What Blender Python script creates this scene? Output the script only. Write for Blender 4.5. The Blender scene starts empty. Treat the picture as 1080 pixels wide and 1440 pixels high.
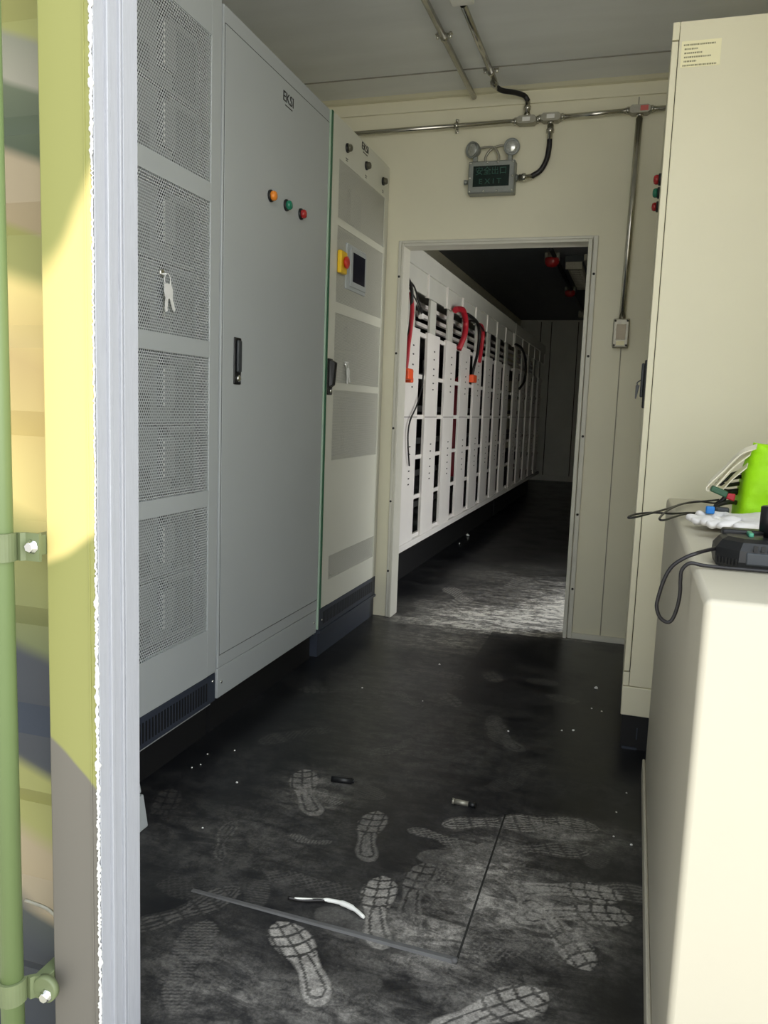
import bpy, bmesh, math, random
import numpy as np
from mathutils import Vector, Matrix, noise
random.seed(7)
C = bpy.context.scene.collection
PI = math.pi

# ------------------------------------------------------------------ materials
def lin(c):
    return tuple(((v/255)/12.92 if v/255 <= .04045 else ((v/255+.055)/1.055)**2.4) for v in c) + (1.0,)

def mat(name, rgb, rough=.5, metal=0.0, var=.06, scale=9.0, bump=0.0, bscale=200.0, spec=.5, stretch=None):
    """principled surface with a little procedural mottling"""
    m = bpy.data.materials.new(name); m.use_nodes = True
    nt = m.node_tree; n = nt.nodes; b = n['Principled BSDF']
    b.inputs['Roughness'].default_value = rough; b.inputs['Metallic'].default_value = metal
    b.inputs['Specular IOR Level'].default_value = spec
    col = lin(rgb)
    tc = n.new('ShaderNodeTexCoord')
    src = tc.outputs['Object']
    if stretch:
        mp = n.new('ShaderNodeMapping'); mp.inputs['Scale'].default_value = stretch
        nt.links.new(src, mp.inputs['Vector']); src = mp.outputs['Vector']
    if var:
        t = n.new('ShaderNodeTexNoise'); t.inputs['Scale'].default_value = scale; t.inputs['Detail'].default_value = 5
        nt.links.new(src, t.inputs['Vector'])
        r = n.new('ShaderNodeValToRGB')
        r.color_ramp.elements[0].position = .3; r.color_ramp.elements[1].position = .7
        r.color_ramp.elements[0].color = tuple(v*(1-var) for v in col[:3]) + (1,)
        r.color_ramp.elements[1].color = tuple(min(1, v*(1+var)) for v in col[:3]) + (1,)
        nt.links.new(t.outputs['Fac'], r.inputs['Fac']); nt.links.new(r.outputs['Color'], b.inputs['Base Color'])
    else:
        b.inputs['Base Color'].default_value = col
    if bump:
        t2 = n.new('ShaderNodeTexNoise'); t2.inputs['Scale'].default_value = bscale; t2.inputs['Detail'].default_value = 3
        nt.links.new(src, t2.inputs['Vector'])
        bp = n.new('ShaderNodeBump'); bp.inputs['Strength'].default_value = bump; bp.inputs['Distance'].default_value = .003
        nt.links.new(t2.outputs['Fac'], bp.inputs['Height']); nt.links.new(bp.outputs['Normal'], b.inputs['Normal'])
    return m

class NB:
    """tiny node-math helper"""
    def __init__(s, nt): s.nt = nt
    def m(s, op, a, b=None, c=None, clamp=False):
        n = s.nt.nodes.new('ShaderNodeMath'); n.operation = op; n.use_clamp = clamp
        for i, v in enumerate((a, b, c)):
            if v is None: continue
            if isinstance(v, (int, float)): n.inputs[i].default_value = v
            else: s.nt.links.new(v, n.inputs[i])
        return n.outputs[0]
    def smooth(s, v, lo, hi):
        n = s.nt.nodes.new('ShaderNodeMapRange'); n.interpolation_type = 'SMOOTHSTEP'
        n.inputs['From Min'].default_value = lo; n.inputs['From Max'].default_value = hi
        s.nt.links.new(v, n.inputs['Value']); return n.outputs['Result']
    def mix(s, f, a, b):
        n = s.nt.nodes.new('ShaderNodeMix'); n.data_type = 'RGBA'
        for sock, v in ((n.inputs[0], f), (n.inputs[6], a), (n.inputs[7], b)):
            if isinstance(v, tuple): sock.default_value = v
            elif isinstance(v, (int, float)): sock.default_value = v
            else: s.nt.links.new(v, sock)
        return n.outputs[2]

def perforated(name, rgb, pitch, rr=.36, ax='Y'):
    """sheet metal with a hexagonal grid of punched holes that light and sight pass through"""
    m = bpy.data.materials.new(name); m.use_nodes = True
    nt = m.node_tree; n = nt.nodes; b = n['Principled BSDF']; out = n['Material Output']; k = NB(nt)
    b.inputs['Base Color'].default_value = lin(rgb); b.inputs['Roughness'].default_value = .5
    tc = n.new('ShaderNodeTexCoord'); sp = n.new('ShaderNodeSeparateXYZ'); nt.links.new(tc.outputs['Object'], sp.inputs[0])
    u = k.m('DIVIDE', sp.outputs['Y'], pitch); v = k.m('DIVIDE', sp.outputs['Z'], pitch*1.732)
    def cell(off):
        a = k.m('SUBTRACT', k.m('FRACT', k.m('ADD', u, 100+off)), .5)
        c = k.m('MULTIPLY', k.m('SUBTRACT', k.m('FRACT', k.m('ADD', v, 100+off)), .5), 1.732)
        return k.m('ADD', k.m('MULTIPLY', a, a), k.m('MULTIPLY', c, c))
    d = k.m('MINIMUM', cell(0), cell(.5))
    hole = k.m('LESS_THAN', d, rr*rr)
    tr = n.new('ShaderNodeBsdfTransparent'); mx = n.new('ShaderNodeMixShader')
    nt.links.new(hole, mx.inputs[0]); nt.links.new(b.outputs[0], mx.inputs[1]); nt.links.new(tr.outputs[0], mx.inputs[2])
    nt.links.new(mx.outputs[0], out.inputs['Surface'])
    return m

GREY = (200, 202, 200)
M = dict(
    cab=mat('cabinet_grey_paint', (174, 179, 180), .42, var=.02, scale=3, bump=.05, bscale=600),
    cab_c=mat('cabinet_grey_warm_lit', (232, 227, 200), .42, var=.02, scale=3, bump=.05, bscale=600),  # cabinet grey with warm light painted into its colour
    seam=mat('dark_seam', (48, 48, 46), .8, var=0),
    slate=mat('slate_plinth_paint', (52, 58, 70), .5, var=.1),
    black_base=mat('black_base', (18, 18, 20), .6, var=.1),
    wall=mat('cream_wall_panel', (230, 226, 202), .45, var=.04, scale=2.2),
    ceil=mat('ceiling_panel', (228, 230, 232), .4, var=.05, scale=2, stretch=(1, 4, 1)),
    wall_dark=mat('back_room_panel', (220, 221, 214), .5, var=.06, scale=2),
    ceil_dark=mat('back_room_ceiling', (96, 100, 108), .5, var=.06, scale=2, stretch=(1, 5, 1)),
    alu=mat('frame_aluminium', (214, 212, 200), .38, var=.04),
    jamb=mat('white_jamb_coating', (164, 166, 172), .55, var=.04, scale=30, bump=.15, bscale=90, stretch=(6, 6, .6)),
    foam=mat('white_sealant', (215, 215, 212), .9, var=.05, scale=60, bump=.6, bscale=150),
    steel=mat('galvanised_pipe', (196, 194, 186), .22, 1.0, var=.08, scale=20),
    steel_matte=mat('cast_fitting', (168, 165, 152), .45, .7, var=.1, scale=60),
    chrome=mat('chrome', (226, 226, 222), .12, 1.0, var=0),
    rubber=mat('black_rubber', (26, 24, 27), .45, var=.1),
    black=mat('black_plastic', (22, 23, 25), .4, var=.1),
    dgrey=mat('dark_grey_plastic', (58, 62, 66), .45, var=.08),
    module=mat('module_grey', (118, 122, 124), .5, var=.04),
    module_dark=mat('module_vent', (70, 72, 74), .6, var=.1),
    white=mat('white_plastic', (235, 234, 230), .4, var=.02),
    ink=mat('black_ink', (25, 25, 25), .6, var=0),
    led_o=mat('orange_lens', (235, 140, 50), .2, var=0), led_g=mat('green_lens', (36, 120, 95), .2, var=0),
    led_r=mat('red_lens', (165, 38, 40), .2, var=0), led_k=mat('smoked_lens', (88, 86, 72), .25, var=0),
    yellow=mat('yellow_plastic', (238, 196, 40), .4, var=.03), red=mat('red_plastic', (205, 52, 36), .35, var=.03),
    screen=mat('dark_screen', (40, 40, 50), .12, var=0), green_gasket=mat('green_gasket', (52, 104, 76), .4, var=.05),
    pale_green=mat('pale_green_edge', (178, 200, 182), .3, var=.02),
    key=mat('key_metal', (240, 240, 238), .4, .15, var=0),
    cab3=mat('control_cabinet_paint', (212, 212, 200), .42, var=.02, scale=3, bump=.05, bscale=600),
    rack=mat('white_rack_paint', (232, 228, 224), .42, var=.03, scale=5),
    rack_grey=mat('rack_header_paint', (200, 200, 192), .45, var=.04, scale=4),
    tray=mat('rack_tray_grey', (96, 96, 94), .5, var=.06),
    rack_in=mat('rack_interior', (24, 23, 22), .7, var=.2),
    cable_red=mat('red_cable', (178, 32, 48), .4, var=.05), cable_black=mat('black_cable', (24, 22, 22), .45, var=.05),
    orange=mat('orange_connector', (240, 92, 44), .4, var=.03),
    sign=mat('sign_glass', (14, 34, 30), .15, var=.05), sign_txt=mat('sign_letters', (44, 84, 74), .4, var=0),
    lens=mat('lamp_lens', (196, 198, 194), .15, .6, var=.2, scale=160),
    sign_body=mat('sign_cast_metal', (146, 150, 146), .42, .5, var=.06, scale=40),
    red_lbl=mat('red_label', (214, 110, 104), .6, var=.05), cream_lbl=mat('cream_label', (250, 244, 205), .6, var=.02),
    box=mat('white_cabinet_paint', (196, 190, 172), .45, var=.015, scale=3, bump=.05, bscale=60),
    glove=mat('white_glove_knit', (240, 238, 236), .95, var=.03, bump=.5, bscale=900),
    blue=mat('blue_tape', (40, 130, 215), .5, var=.05),
    bag=mat('lime_bag_fabric', (168, 234, 4), .6, var=.10, scale=16, bump=.3, bscale=500),
    strap=mat('white_strap', (232, 226, 204), .8, var=.05),
    pcb=mat('green_tool_plastic', (48, 92, 66), .45, var=.1),
    green_bit=mat('teal_contact', (70, 150, 120), .4, var=.05),
    crumb=mat('white_crumb', (236, 236, 230), .8, var=.05),
    rod=mat('olive_rod_paint', (106, 124, 80), .45, var=.06, scale=5, stretch=(1, 1, .3)),
    bracket=mat('olive_bracket_paint', (104, 114, 80), .5, var=.08, scale=20),
    ground=mat('sunlit_concrete', (192, 186, 170), .9, var=.08, scale=3),
    strip=mat('grey_floor_strip', (92, 92, 92), .6, var=.15, scale=20),
    shell=mat('container_shell', (120, 124, 86), .6, var=.08),
    perf=perforated('perforated_grey_steel', (184, 189, 190), .0090, .365),
    perf_f=perforated('fine_perforated_steel', (200, 200, 190), .0066, .33),
)

# ------------------------------------------------------------------ mesh helpers
class B:
    """collects shapes into one mesh; cur = material slot for the faces that follow"""
    def __init__(s): s.bm = bmesh.new(); s.cur = 0; s.smooth_faces = []
    def _done(s, faces, smooth=False):
        for f in faces: f.material_index = s.cur; f.smooth = smooth
    def box(s, x0, x1, y0, y1, z0, z1, bev=0.0, seg=2):
        r = bmesh.ops.create_cube(s.bm, size=1)
        vs = r['verts']
        for v in vs:
            v.co = Vector(((x0+x1)/2 + v.co.x*(x1-x0), (y0+y1)/2 + v.co.y*(y1-y0), (z0+z1)/2 + v.co.z*(z1-z0)))
        fs = list({f for v in vs for f in v.link_faces})
        s._done(fs)
        if bev:
            es = list({e for v in vs for e in v.link_edges})
            r = bmesh.ops.bevel(s.bm, geom=es, offset=bev, segments=seg, affect='EDGES', profile=.5, clamp_overlap=True)
            s._done([f for f in r['faces']], True)
        return s
    def hexa(s, pts, bev=0.0):
        """8 points: bottom loop 4, top loop 4"""
        vs = [s.bm.verts.new(p) for p in pts]
        fs = [s.bm.faces.new([vs[i] for i in q]) for q in ((3, 2, 1, 0), (4, 5, 6, 7), (0, 1, 5, 4), (1, 2, 6, 5), (2, 3, 7, 6), (3, 0, 4, 7))]
        s._done(fs)
        if bev:
            es = list({e for f in fs for e in f.edges})
            r = bmesh.ops.bevel(s.bm, geom=es, offset=bev, segments=2, affect='EDGES', profile=.5, clamp_overlap=True)
            s._done(r['faces'], True)
        return s
    def loft(s, loops, caps=True, smooth=True, closed=True):
        rings = [[s.bm.verts.new(p) for p in L] for L in loops]
        fs = []
        for a, b in zip(rings, rings[1:]):
            n = len(a)
            for i in range(n if closed else n-1):
                fs.append(s.bm.faces.new((a[i], a[(i+1) % n], b[(i+1) % n], b[i])))
        s._done(fs, smooth)
        if caps:
            cf = [s.bm.faces.new(list(reversed(rings[0]))), s.bm.faces.new(rings[-1])]
            s._done(cf)
        return s
    def cyl(s, p0, p1, r0, r1=None, seg=20, caps=True):
        return s.tube([p0, p1], [r0, r0 if r1 is None else r1], seg, raw=True, caps=caps)
    def lathe(s, p, axis, prof, seg=24):
        """prof = [(distance along axis, radius)...]"""
        a = Vector(axis).normalized(); p = Vector(p)
        t = a.orthogonal().normalized(); w = a.cross(t)
        loops = [[p + a*d + (t*math.cos(2*PI*i/seg) + w*math.sin(2*PI*i/seg))*max(r, 1e-5) for i in range(seg)] for d, r in prof]
        return s.loft(loops)
    def tube(s, pts, r, seg=10, raw=False, sub=6, caps=True, flat=None):
        pts = [Vector(p) for p in pts]
        if not raw and len(pts) > 2:
            q = []
            P = [pts[0]*2-pts[1]] + pts + [pts[-1]*2-pts[-2]]
            for i in range(1, len(P)-2):
                for j in range(sub):
                    t = j/sub
                    a, b, c, d = P[i-1], P[i], P[i+1], P[i+2]
                    q.append(.5*((2*b) + (c-a)*t + (2*a-5*b+4*c-d)*t*t + (-a+3*b-3*c+d)*t*t*t))
            q.append(pts[-1]); pts = q
        n = len(pts); rs = r if isinstance(r, list) else [r]*n
        tan = [(pts[min(i+1, n-1)] - pts[max(i-1, 0)]).normalized() for i in range(n)]
        t = tan[0].orthogonal().normalized(); loops = []
        for i in range(n):
            t = (t - tan[i]*t.dot(tan[i])).normalized(); w = tan[i].cross(t)
            loops.append([pts[i] + (t*math.cos(2*PI*k/seg) + w*math.sin(2*PI*k/seg))*rs[i] for k in range(seg)])
        return s.loft(loops, caps)
    def ribbon(s, pts, wv, th=.002, sub=6):
        """a flat strap along pts, width vector wv"""
        pts = [Vector(p) for p in pts]; wv = Vector(wv); q = []
        P = [pts[0]*2-pts[1]] + pts + [pts[-1]*2-pts[-2]]
        for i in range(1, len(P)-2):
            for j in range(sub):
                t = j/sub; a, b, c, d = P[i-1], P[i], P[i+1], P[i+2]
                q.append(.5*((2*b) + (c-a)*t + (2*a-5*b+4*c-d)*t*t + (-a+3*b-3*c+d)*t*t*t))
        q.append(pts[-1]); loops = []
        for i, p in enumerate(q):
            tg = (q[min(i+1, len(q)-1)]-q[max(i-1, 0)]).normalized(); nn = tg.cross(wv).normalized()*th
            loops.append([p-wv/2-nn, p+wv/2-nn, p+wv/2+nn, p-wv/2+nn])
        return s.loft(loops, smooth=False)
    def add_mesh(s, me, mx):
        n0 = len(s.bm.verts)
        vs = [s.bm.verts.new(mx @ v.co) for v in me.vertices]
        fs = []
        for p in me.polygons:
            try: fs.append(s.bm.faces.new([vs[i] for i in p.vertices]))
            except ValueError: pass
        s._done(fs)
        return s

def children_origin(parent):
    return Vector(parent.matrix_basis.translation) if parent else Vector((0, 0, 0))

def world_loc(o):
    v = Vector((0, 0, 0))
    while o: v = v + o.location; o = o.parent
    return v

def obj(name, b, mats, parent=None, origin=None):
    """links the collected shapes (given in world coordinates) as ONE mesh object"""
    me = bpy.data.meshes.new(name)
    bmesh.ops.recalc_face_normals(b.bm, faces=b.bm.faces[:])
    o = bpy.data.objects.new(name, me)
    base = world_loc(parent) if parent else Vector(origin or (0, 0, 0))
    bmesh.ops.translate(b.bm, verts=b.bm.verts[:], vec=-base)
    b.bm.to_mesh(me); b.bm.free()
    for m in (mats if isinstance(mats, (list, tuple)) else [mats]): me.materials.append(m)
    C.objects.link(o)
    if parent: o.parent = parent
    else: o.location = base
    return o

def tag(o, label, cat, group=None, kind=None):
    o['label'] = label; o['category'] = cat
    if group: o['group'] = group
    if kind: o['kind'] = kind
    return o

def thing(name, loc, label, cat, group=None):
    o = bpy.data.objects.new(name, None); o.empty_display_size = .1
    C.objects.link(o); o.location = loc
    return tag(o, label, cat, group)

def struct(name, b, m, label, cat):
    return tag(obj(name, b, m), label, cat, kind='structure')

def text_mesh(body, size, align='CENTER'):
    cu = bpy.data.curves.new('lettering', 'FONT'); cu.body = body; cu.size = size; cu.align_x = align; cu.align_y = 'CENTER'
    cu.extrude = .0006; cu.resolution_u = 3
    o = bpy.data.objects.new('lettering', cu); C.objects.link(o)
    bpy.context.view_layer.update()
    me = bpy.data.meshes.new_from_object(o.evaluated_get(bpy.context.evaluated_depsgraph_get()))
    bpy.data.objects.remove(o); bpy.data.curves.remove(cu)
    return me

def face_px(p, sx=1, sy=1):   # lettering that faces +X (reads along +Y)
    return Matrix.Translation(p) @ Matrix(((0, 0, 1, 0), (sx, 0, 0, 0), (0, sy, 0, 0), (0, 0, 0, 1)))
def face_my(p, sx=1, sy=1):   # lettering that faces -Y (reads along +X)
    return Matrix.Translation(p) @ Matrix(((sx, 0, 0, 0), (0, 0, -1, 0), (0, sy, 0, 0), (0, 0, 0, 1)))

# ------------------------------------------------------------------ floor with dust
def build_floor():
    xs = np.arange(-1.298, .125, .004)
    ys = np.concatenate([np.arange(.90, 2.3, .0038), np.arange(2.3, 3.3, .006), np.arange(3.3, 6.0, .011)])
    xs = np.concatenate([[-1.95, -1.6], xs, [.35, .8]]); ys = np.concatenate([ys, [7, 9, 11, 13.7]])
    X, Y = np.meshgrid(xs, ys)
    nx, ny = len(xs), len(ys)
    pr = np.zeros_like(X); hz = np.zeros_like(X)
    def hw(u):
        return np.interp(u, [0, .03, .10, .20, .38, .50, .62, .74, .86, .95, 1.0], [0, .020, .031, .034, .026, .029, .040, .045, .040, .024, 0])
    def sole(hx, hy, tx, ty, k, style, length=None, side=1, cut=(0, 1)):
        d = np.array([tx-hx, ty-hy]); L = np.hypot(*d); d = d/L
        if length: L = length
        dx, dy = X-hx, Y-hy
        u = (dx*d[0]+dy*d[1])/L; w = dx*d[1]-dy*d[0]
        ok = (u > cut[0]) & (u < cut[1])
        w = w - side*.012*np.sin(np.clip(u, 0, 1)*PI*1.2)*(-1)
        h = hw(u)*(L/.27)
        edge = np.clip((h-np.abs(w))/.006, 0, 1)
        inner = (h-np.abs(w))
        if style == 'block':
            uu = u + .06*np.cos(w/.05*PI/2)
            g1 = np.abs(((uu*8.2) % 1)-.5) > .40
            g2 = np.abs((((w+.006)/.029) % 1)-.5) > .41
            fore = (u > .50)
            groove = fore & (g1 | g2)
            ring = (u < .45) & (np.abs(np.hypot((u-.16)*L, w)-.017) < .003) & (u < .2)
            mid = (u >= .16) & (u < .55) & (np.abs(np.abs(w)-.016+.02*(u-.2)) < .0025)
            v = np.where(groove | ring | mid, .12, np.where(fore, .85, .8))
        elif style == 'wave':
            g = np.sin((inner/.012)*2*PI+1.2); v = np.where(g > -.25, .9, .22); v = np.where(np.abs(((u*7) % 1)-.5) > .42, .3, v)
        elif style == 'hatch':
            a = np.abs((((u*L+w)/.017) % 1)-.5) > .36; b_ = np.abs((((u*L-w)/.017) % 1)-.5) > .36
            v = np.where(a | b_, .9, .25)
        elif style == 'line':
            v = np.where((((u*L)/.009) % 1) > .45, .9, .3)
        else:
            v = np.full_like(X, .6)
        val = np.where(ok, edge*v*k, 0)
        np.maximum(pr, val, out=pr)
    # heel -> toe
    sole(-.478, 1.262, -.653, 1.468, 1.0, 'block', side=-1)
    sole(-.419, 1.450, -.503, 1.703, .85, 'block')
    sole(-.748, 1.904, -.905, 2.165, .55, 'block', .29)
    sole(-.705, 1.995, -.86, 2.04, .40, 'line', .16)
    sole(-.547, 1.744, -.609, 1.992, .42, 'block')
    sole(-.422, 1.983, -.151, 2.088, .55, 'wave')
    sole(-.275, 2.070, -.013, 2.126, .60, 'wave')
    sole(-.270, 1.900, -.031, 1.999, .42, 'wave')
    sole(-.205, 1.750, .050, 1.830, .80, 'block')
    sole(-.178, 1.650, .070, 1.759, .85, 'block')
    sole(-.129-.05, 1.687+.058, .002, 1.538, .85, 'block', .27)
    sole(-.28, 1.235, -.082, 1.459, .95, 'block', .29)
    sole(-.296, 1.620, -.281, 1.946, .62, 'plain', .33)
    sole(-.385, 1.540, -.414, 1.798, .38, 'block')
    sole(-.262, 1.58, -.2, 1.80, .40, 'hatch', .24)
    sole(-.50, 1.93, -.32, 1.885, .45, 'hatch', .2)
    sole(-.278, 2.531, -.43, 2.76, .22, 'block')
    sole(-.68, 2.79, -.83, 2.92, .22, 'wave', .2)
    sole(-.64, 2.50, -.73, 2.33, .20, 'line', .2)
    sole(-.851, 4.50, -1.073, 4.866, .75, 'line', .40)
    sole(-.95, 4.30, -.87, 4.66, .75, 'line', .34)
    sole(-1.02, 4.09, -1.11, 4.47, .50, 'line', .38)
    sole(-.66, 1.80, -.74, 1.79, .35, 'line', .12)
    sole(-.88, 1.62, -.93, 1.75, .28, 'wave', .2)
    sole(-.70, 5.0, -.64, 5.4, .7, 'line', .38)
    sole(-.80, 3.58, -1.02, 3.52, .30, 'line', .28)
    sole(-.62, 3.70, -.90, 3.62, .40, 'line', .3)
    rnd = random.Random(5)
    for _ in range(34):                                            # older, half worn prints
        px, py, a_ = rnd.uniform(-1.15, .02), rnd.uniform(1.15, 3.4), rnd.uniform(0, 2*PI)
        st_ = rnd.choice(('line', 'hatch', 'wave', 'block')); kk_ = rnd.uniform(.10, .24)
        if px < -.95 and py > 1.9: continue
        sole(px, py, px+.27*math.cos(a_), py+.27*math.sin(a_), kk_, st_, side=rnd.choice((-1, 1)), cut=rnd.choice(((0, 1), (.45, 1), (0, .4), (.5, 1))))
    for px, py, a_, kk_, st_ in ((-.30, 1.66, 1.2, .38, 'block'), (-.22, 1.60, 2.2, .36, 'hatch'), (-.12, 1.78, .3, .36, 'wave'), (-.36, 1.62, .9, .34, 'line'), (-.20, 1.92, 3.6, .36, 'plain'),
                                (-.34, 1.46, 2.9, .3, 'plain'), (-.25, 1.50, .4, .34, 'hatch'), (-.72, 1.16, 1.9, .3, 'line'), (-.60, 1.20, .7, .28, 'plain')):
        sole(px, py, px+.27*math.cos(a_), py+.27*math.sin(a_), kk_, st_)
    def blob(cx, cy, rx, ry, k, ang=0):
        c, s_ = math.cos(ang), math.sin(ang)
        a = ((X-cx)*c+(Y-cy)*s_)/rx; b_ = (-(X-cx)*s_+(Y-cy)*c)/ry
        np.maximum(hz, k*np.exp(-(a*a+b_*b_)), out=hz)
    for a in ((-.20, 1.70, .17, .15, .70), (-.33, 1.52, .16, .12, .6), (-.10, 1.66, .14, .12, .55), (-.27, 1.84, .10, .14, .72), (-.08, 2.06, .16, .07, .45),
              (-.66, 1.24, .18, .10, .30), (-.76, 1.30, .12, .14, .22), (-.44, 1.27, .18, .08, .34), (-.18, 1.40, .14, .12, .32), (-.48, 1.5, .12, .12, .16),
              (-.80, 2.03, .12, .14, .32), (-.85, 1.72, .3, .22, .14), (-.6, 2.5, .4, .5, .09), (-.80, 3.1, .3, .6, .12),
              (-.55, 4.22, .42, .26, 2.4), (-.36, 4.50, .24, .45, 2.1), (-.72, 4.0, .36, .14, 2.0), (-.40, 5.0, .34, .5, .8), (-.80, 5.3, .30, .3, .42),
              (-.62, 4.75, .36, .35, .6), (-.5, 5.7, .35, .25, .30), (-.84, 3.68, .26, .20, .60), (-1.02, 4.25, .13, .35, .35)):
        blob(*a)
    # dust patches thinned on the near right side of the doorway
    near = (Y < 3.93) & (X > -.62) & (Y > 2.9)
    hz[near] *= .25
    n = nx*ny
    co = np.zeros((n, 3), np.float32); co[:, 0] = X.ravel(); co[:, 1] = Y.ravel()
    i = np.arange(nx-1)[None, :] + nx*np.arange(ny-1)[:, None]
    q = np.stack([i, i+1, i+1+nx, i+nx], -1).reshape(-1, 4)
    cx, cy = X.ravel()[q].mean(1), Y.ravel()[q].mean(1)
    q = q[~((cx < -.745) & (cy < 1.06))]
    me = bpy.data.meshes.new('floor')
    me.vertices.add(n); me.vertices.foreach_set('co', co.ravel())
    me.loops.add(q.size); me.loops.foreach_set('vertex_index', q.ravel().astype(np.int32))
    me.polygons.add(len(q)); me.polygons.foreach_set('loop_start', np.arange(0, q.size, 4, dtype=np.int32))
    me.update(calc_edges=True)
    for nm, arr in (('shoe_print', pr), ('dust_patch', hz)):
        at = me.attributes.new(nm, 'FLOAT', 'POINT'); at.data.foreach_set('value', arr.ravel().astype(np.float32))
    m = bpy.data.materials.new('black_dusty_floor'); m.use_nodes = True
    nt = m.node_tree; k = NB(nt); nn = nt.nodes; bs = nn['Principled BSDF']
    tc = nn.new('ShaderNodeTexCoord')
    def nz(scale, det=6, rough=.6, dist=0.0):
        t = nn.new('ShaderNodeTexNoise'); t.inputs['Scale'].default_value = scale; t.inputs['Detail'].default_value = det
        t.inputs['Roughness'].default_value = rough; t.inputs['Distortion'].default_value = dist
        nt.links.new(tc.outputs['Object'], t.inputs['Vector']); return t.outputs['Fac']
    def at(nm):
        a = nn.new('ShaderNodeAttribute'); a.attribute_name = nm; return a.outputs['Fac']
    grain = k.smooth(nz(140, 5, .75), .30, .72)
    mott = k.smooth(nz(21, 9, .78, .25), .36, .64)
    mott2 = k.smooth(nz(4, 6, .6, .2), .40, .70)
    p = k.m('MULTIPLY', at('shoe_print'), k.m('MULTIPLY', k.m('MULTIPLY_ADD', grain, .55, .45), k.m('MULTIPLY_ADD', mott, .5, .5)))
    h = k.m('MULTIPLY', at('dust_patch'), k.m('MULTIPLY', k.m('MULTIPLY_ADD', grain, .5, .5), k.m('MULTIPLY_ADD', mott, .75, .25)))
    mp = nn.new('ShaderNodeMapping'); mp.inputs['Scale'].default_value = (7, 22, 1); mp.inputs['Rotation'].default_value = (0, 0, .5)
    nt.links.new(tc.outputs['Object'], mp.inputs['Vector'])
    tb = nn.new('ShaderNodeTexNoise'); tb.inputs['Scale'].default_value = 1; tb.inputs['Detail'].default_value = 8; tb.inputs['Roughness'].default_value = .7; tb.inputs['Distortion'].default_value = .8
    nt.links.new(mp.outputs['Vector'], tb.inputs['Vector'])
    brush = k.smooth(tb.outputs['Fac'], .36, .62)                  # swept streaks in the dust
    h = k.m('MULTIPLY', h, k.m('MULTIPLY_ADD', brush, 1.0, .30))
    g = k.m('MULTIPLY', k.m('MULTIPLY', mott2, mott), .03)
    dust = k.m('ADD', k.m('MAXIMUM', k.m('MULTIPLY', p, .92), k.m('MULTIPLY', h, 1.0)), g, clamp=True)
    base = k.mix(mott2, lin((18, 19, 23)), lin((27, 28, 32)))
    colr = k.mix(dust, base, lin((226, 221, 212)))
    nt.links.new(colr, bs.inputs['Base Color'])
    nt.links.new(k.m('ADD', k.m('MULTIPLY_ADD', mott2, .10, .30), k.m('MULTIPLY', dust, .6), clamp=True), bs.inputs['Roughness'])
    bs.inputs['Specular IOR Level'].default_value = .32
    me.materials.append(m)
    o = bpy.data.objects.new('floor', me); C.objects.link(o)
    return tag(o, 'black rubber floor with dusty white shoe prints', 'floor', kind='structure')
build_floor()

# ------------------------------------------------------------------ the shell of the room
CE = 2.61
b = B(); b.box(-3.2, 3.6, -9, 20, -.45, -.36); g = struct('ground', b, M['ground'], 'pale concrete ground outside the container', 'ground')
b = B(); b.box(-1.95, .8, 1.08, 13.7, -.36, -.004); b.box(-.735, .8, .90, 1.08, -.36, -.004); struct('trim_6', b, M['black_base'], 'dark steel underframe carrying the floor', 'underframe')
b = B(); b.box(-1.98, .83, .98, 4.04, CE, CE+.12); struct('ceiling', b, M['ceil'], 'pale grey panel ceiling of the front room', 'ceiling')
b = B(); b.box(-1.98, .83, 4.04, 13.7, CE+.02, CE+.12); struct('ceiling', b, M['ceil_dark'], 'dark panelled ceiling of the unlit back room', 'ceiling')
b = B(); b.box(-2.05, -1.95, 1.05, 13.7, -.36, CE+.12); struct('wall_left', b, M['wall'], 'left side wall behind the cabinets', 'wall')
b = B(); b.box(.80, .90, 0.98, 4.15, -.36, CE+.12); b.box(.80, .90, 5.25, 13.7, -.36, CE+.12); b.box(.80, .90, 4.15, 5.25, 2.25, CE+.12); b.box(.80, .90, 4.15, 5.25, -.36, -.004); struct('wall_right', b, M['wall'], 'right side wall behind the right-hand cabinet', 'wall')
b = B(); b.box(-1.95, -.775, 1.045, 1.10, -.36, CE); struct('wall_front', b, M['wall'], 'front wall strip beside the container opening', 'wall')
# partition with the doorway
b = B()
b.box(-1.95, -1.185, 3.995, 4.075, 0, CE); b.box(-.262, .80, 3.995, 4.075, 0, CE); b.box(-1.185, -.262, 3.995, 4.075, 1.918, CE)
b.cur = 1
b.box(-.099, -.094, 3.9935, 3.996, 0, 2.54)        # panel joints

struct('wall_back', b, [M['wall'], mat('panel_joint', (150, 147, 128), .6, var=0)], 'cream partition wall with an open doorway', 'wall')
b = B(); b.box(-1.95, .80, 13.60, 13.7, 0, CE+.1); b.cur = 1
for x in (-1.62, -1.45, -1.02, -.58, -.14): b.box(x, x+.012, 13.592, 13.6, 0.06, 2.6)
b.cur = 0; b.box(-1.95, .8, 13.56, 13.6, 0, .09)
struct('wall_far', b, [M['wall_dark'], M['seam']], 'dim ribbed end wall of the back room', 'wall')
# cornice, baseboard
b = B(); b.hexa([(-1.95, 3.93, 2.61), (.80, 3.93, 2.61), (.80, 3.995, 2.61), (-1.95, 3.995, 2.61), (-1.95, 3.955, 2.60), (.80, 3.955, 2.60), (.80, 3.995, 2.60), (-1.95, 3.995, 2.60)])
b.box(-1.95, .80, 3.983, 3.995, 2.545, 2.601, .003)
struct('trim_2', b, M['wall'], 'cream cornice strip where the partition meets the ceiling', 'trim')
b = B(); b.box(-.235, .6, 3.975, 3.995, 0, .028, .003); struct('baseboard_back', b, M['alu'], 'low cream base strip right of the doorway', 'baseboard')
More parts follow.
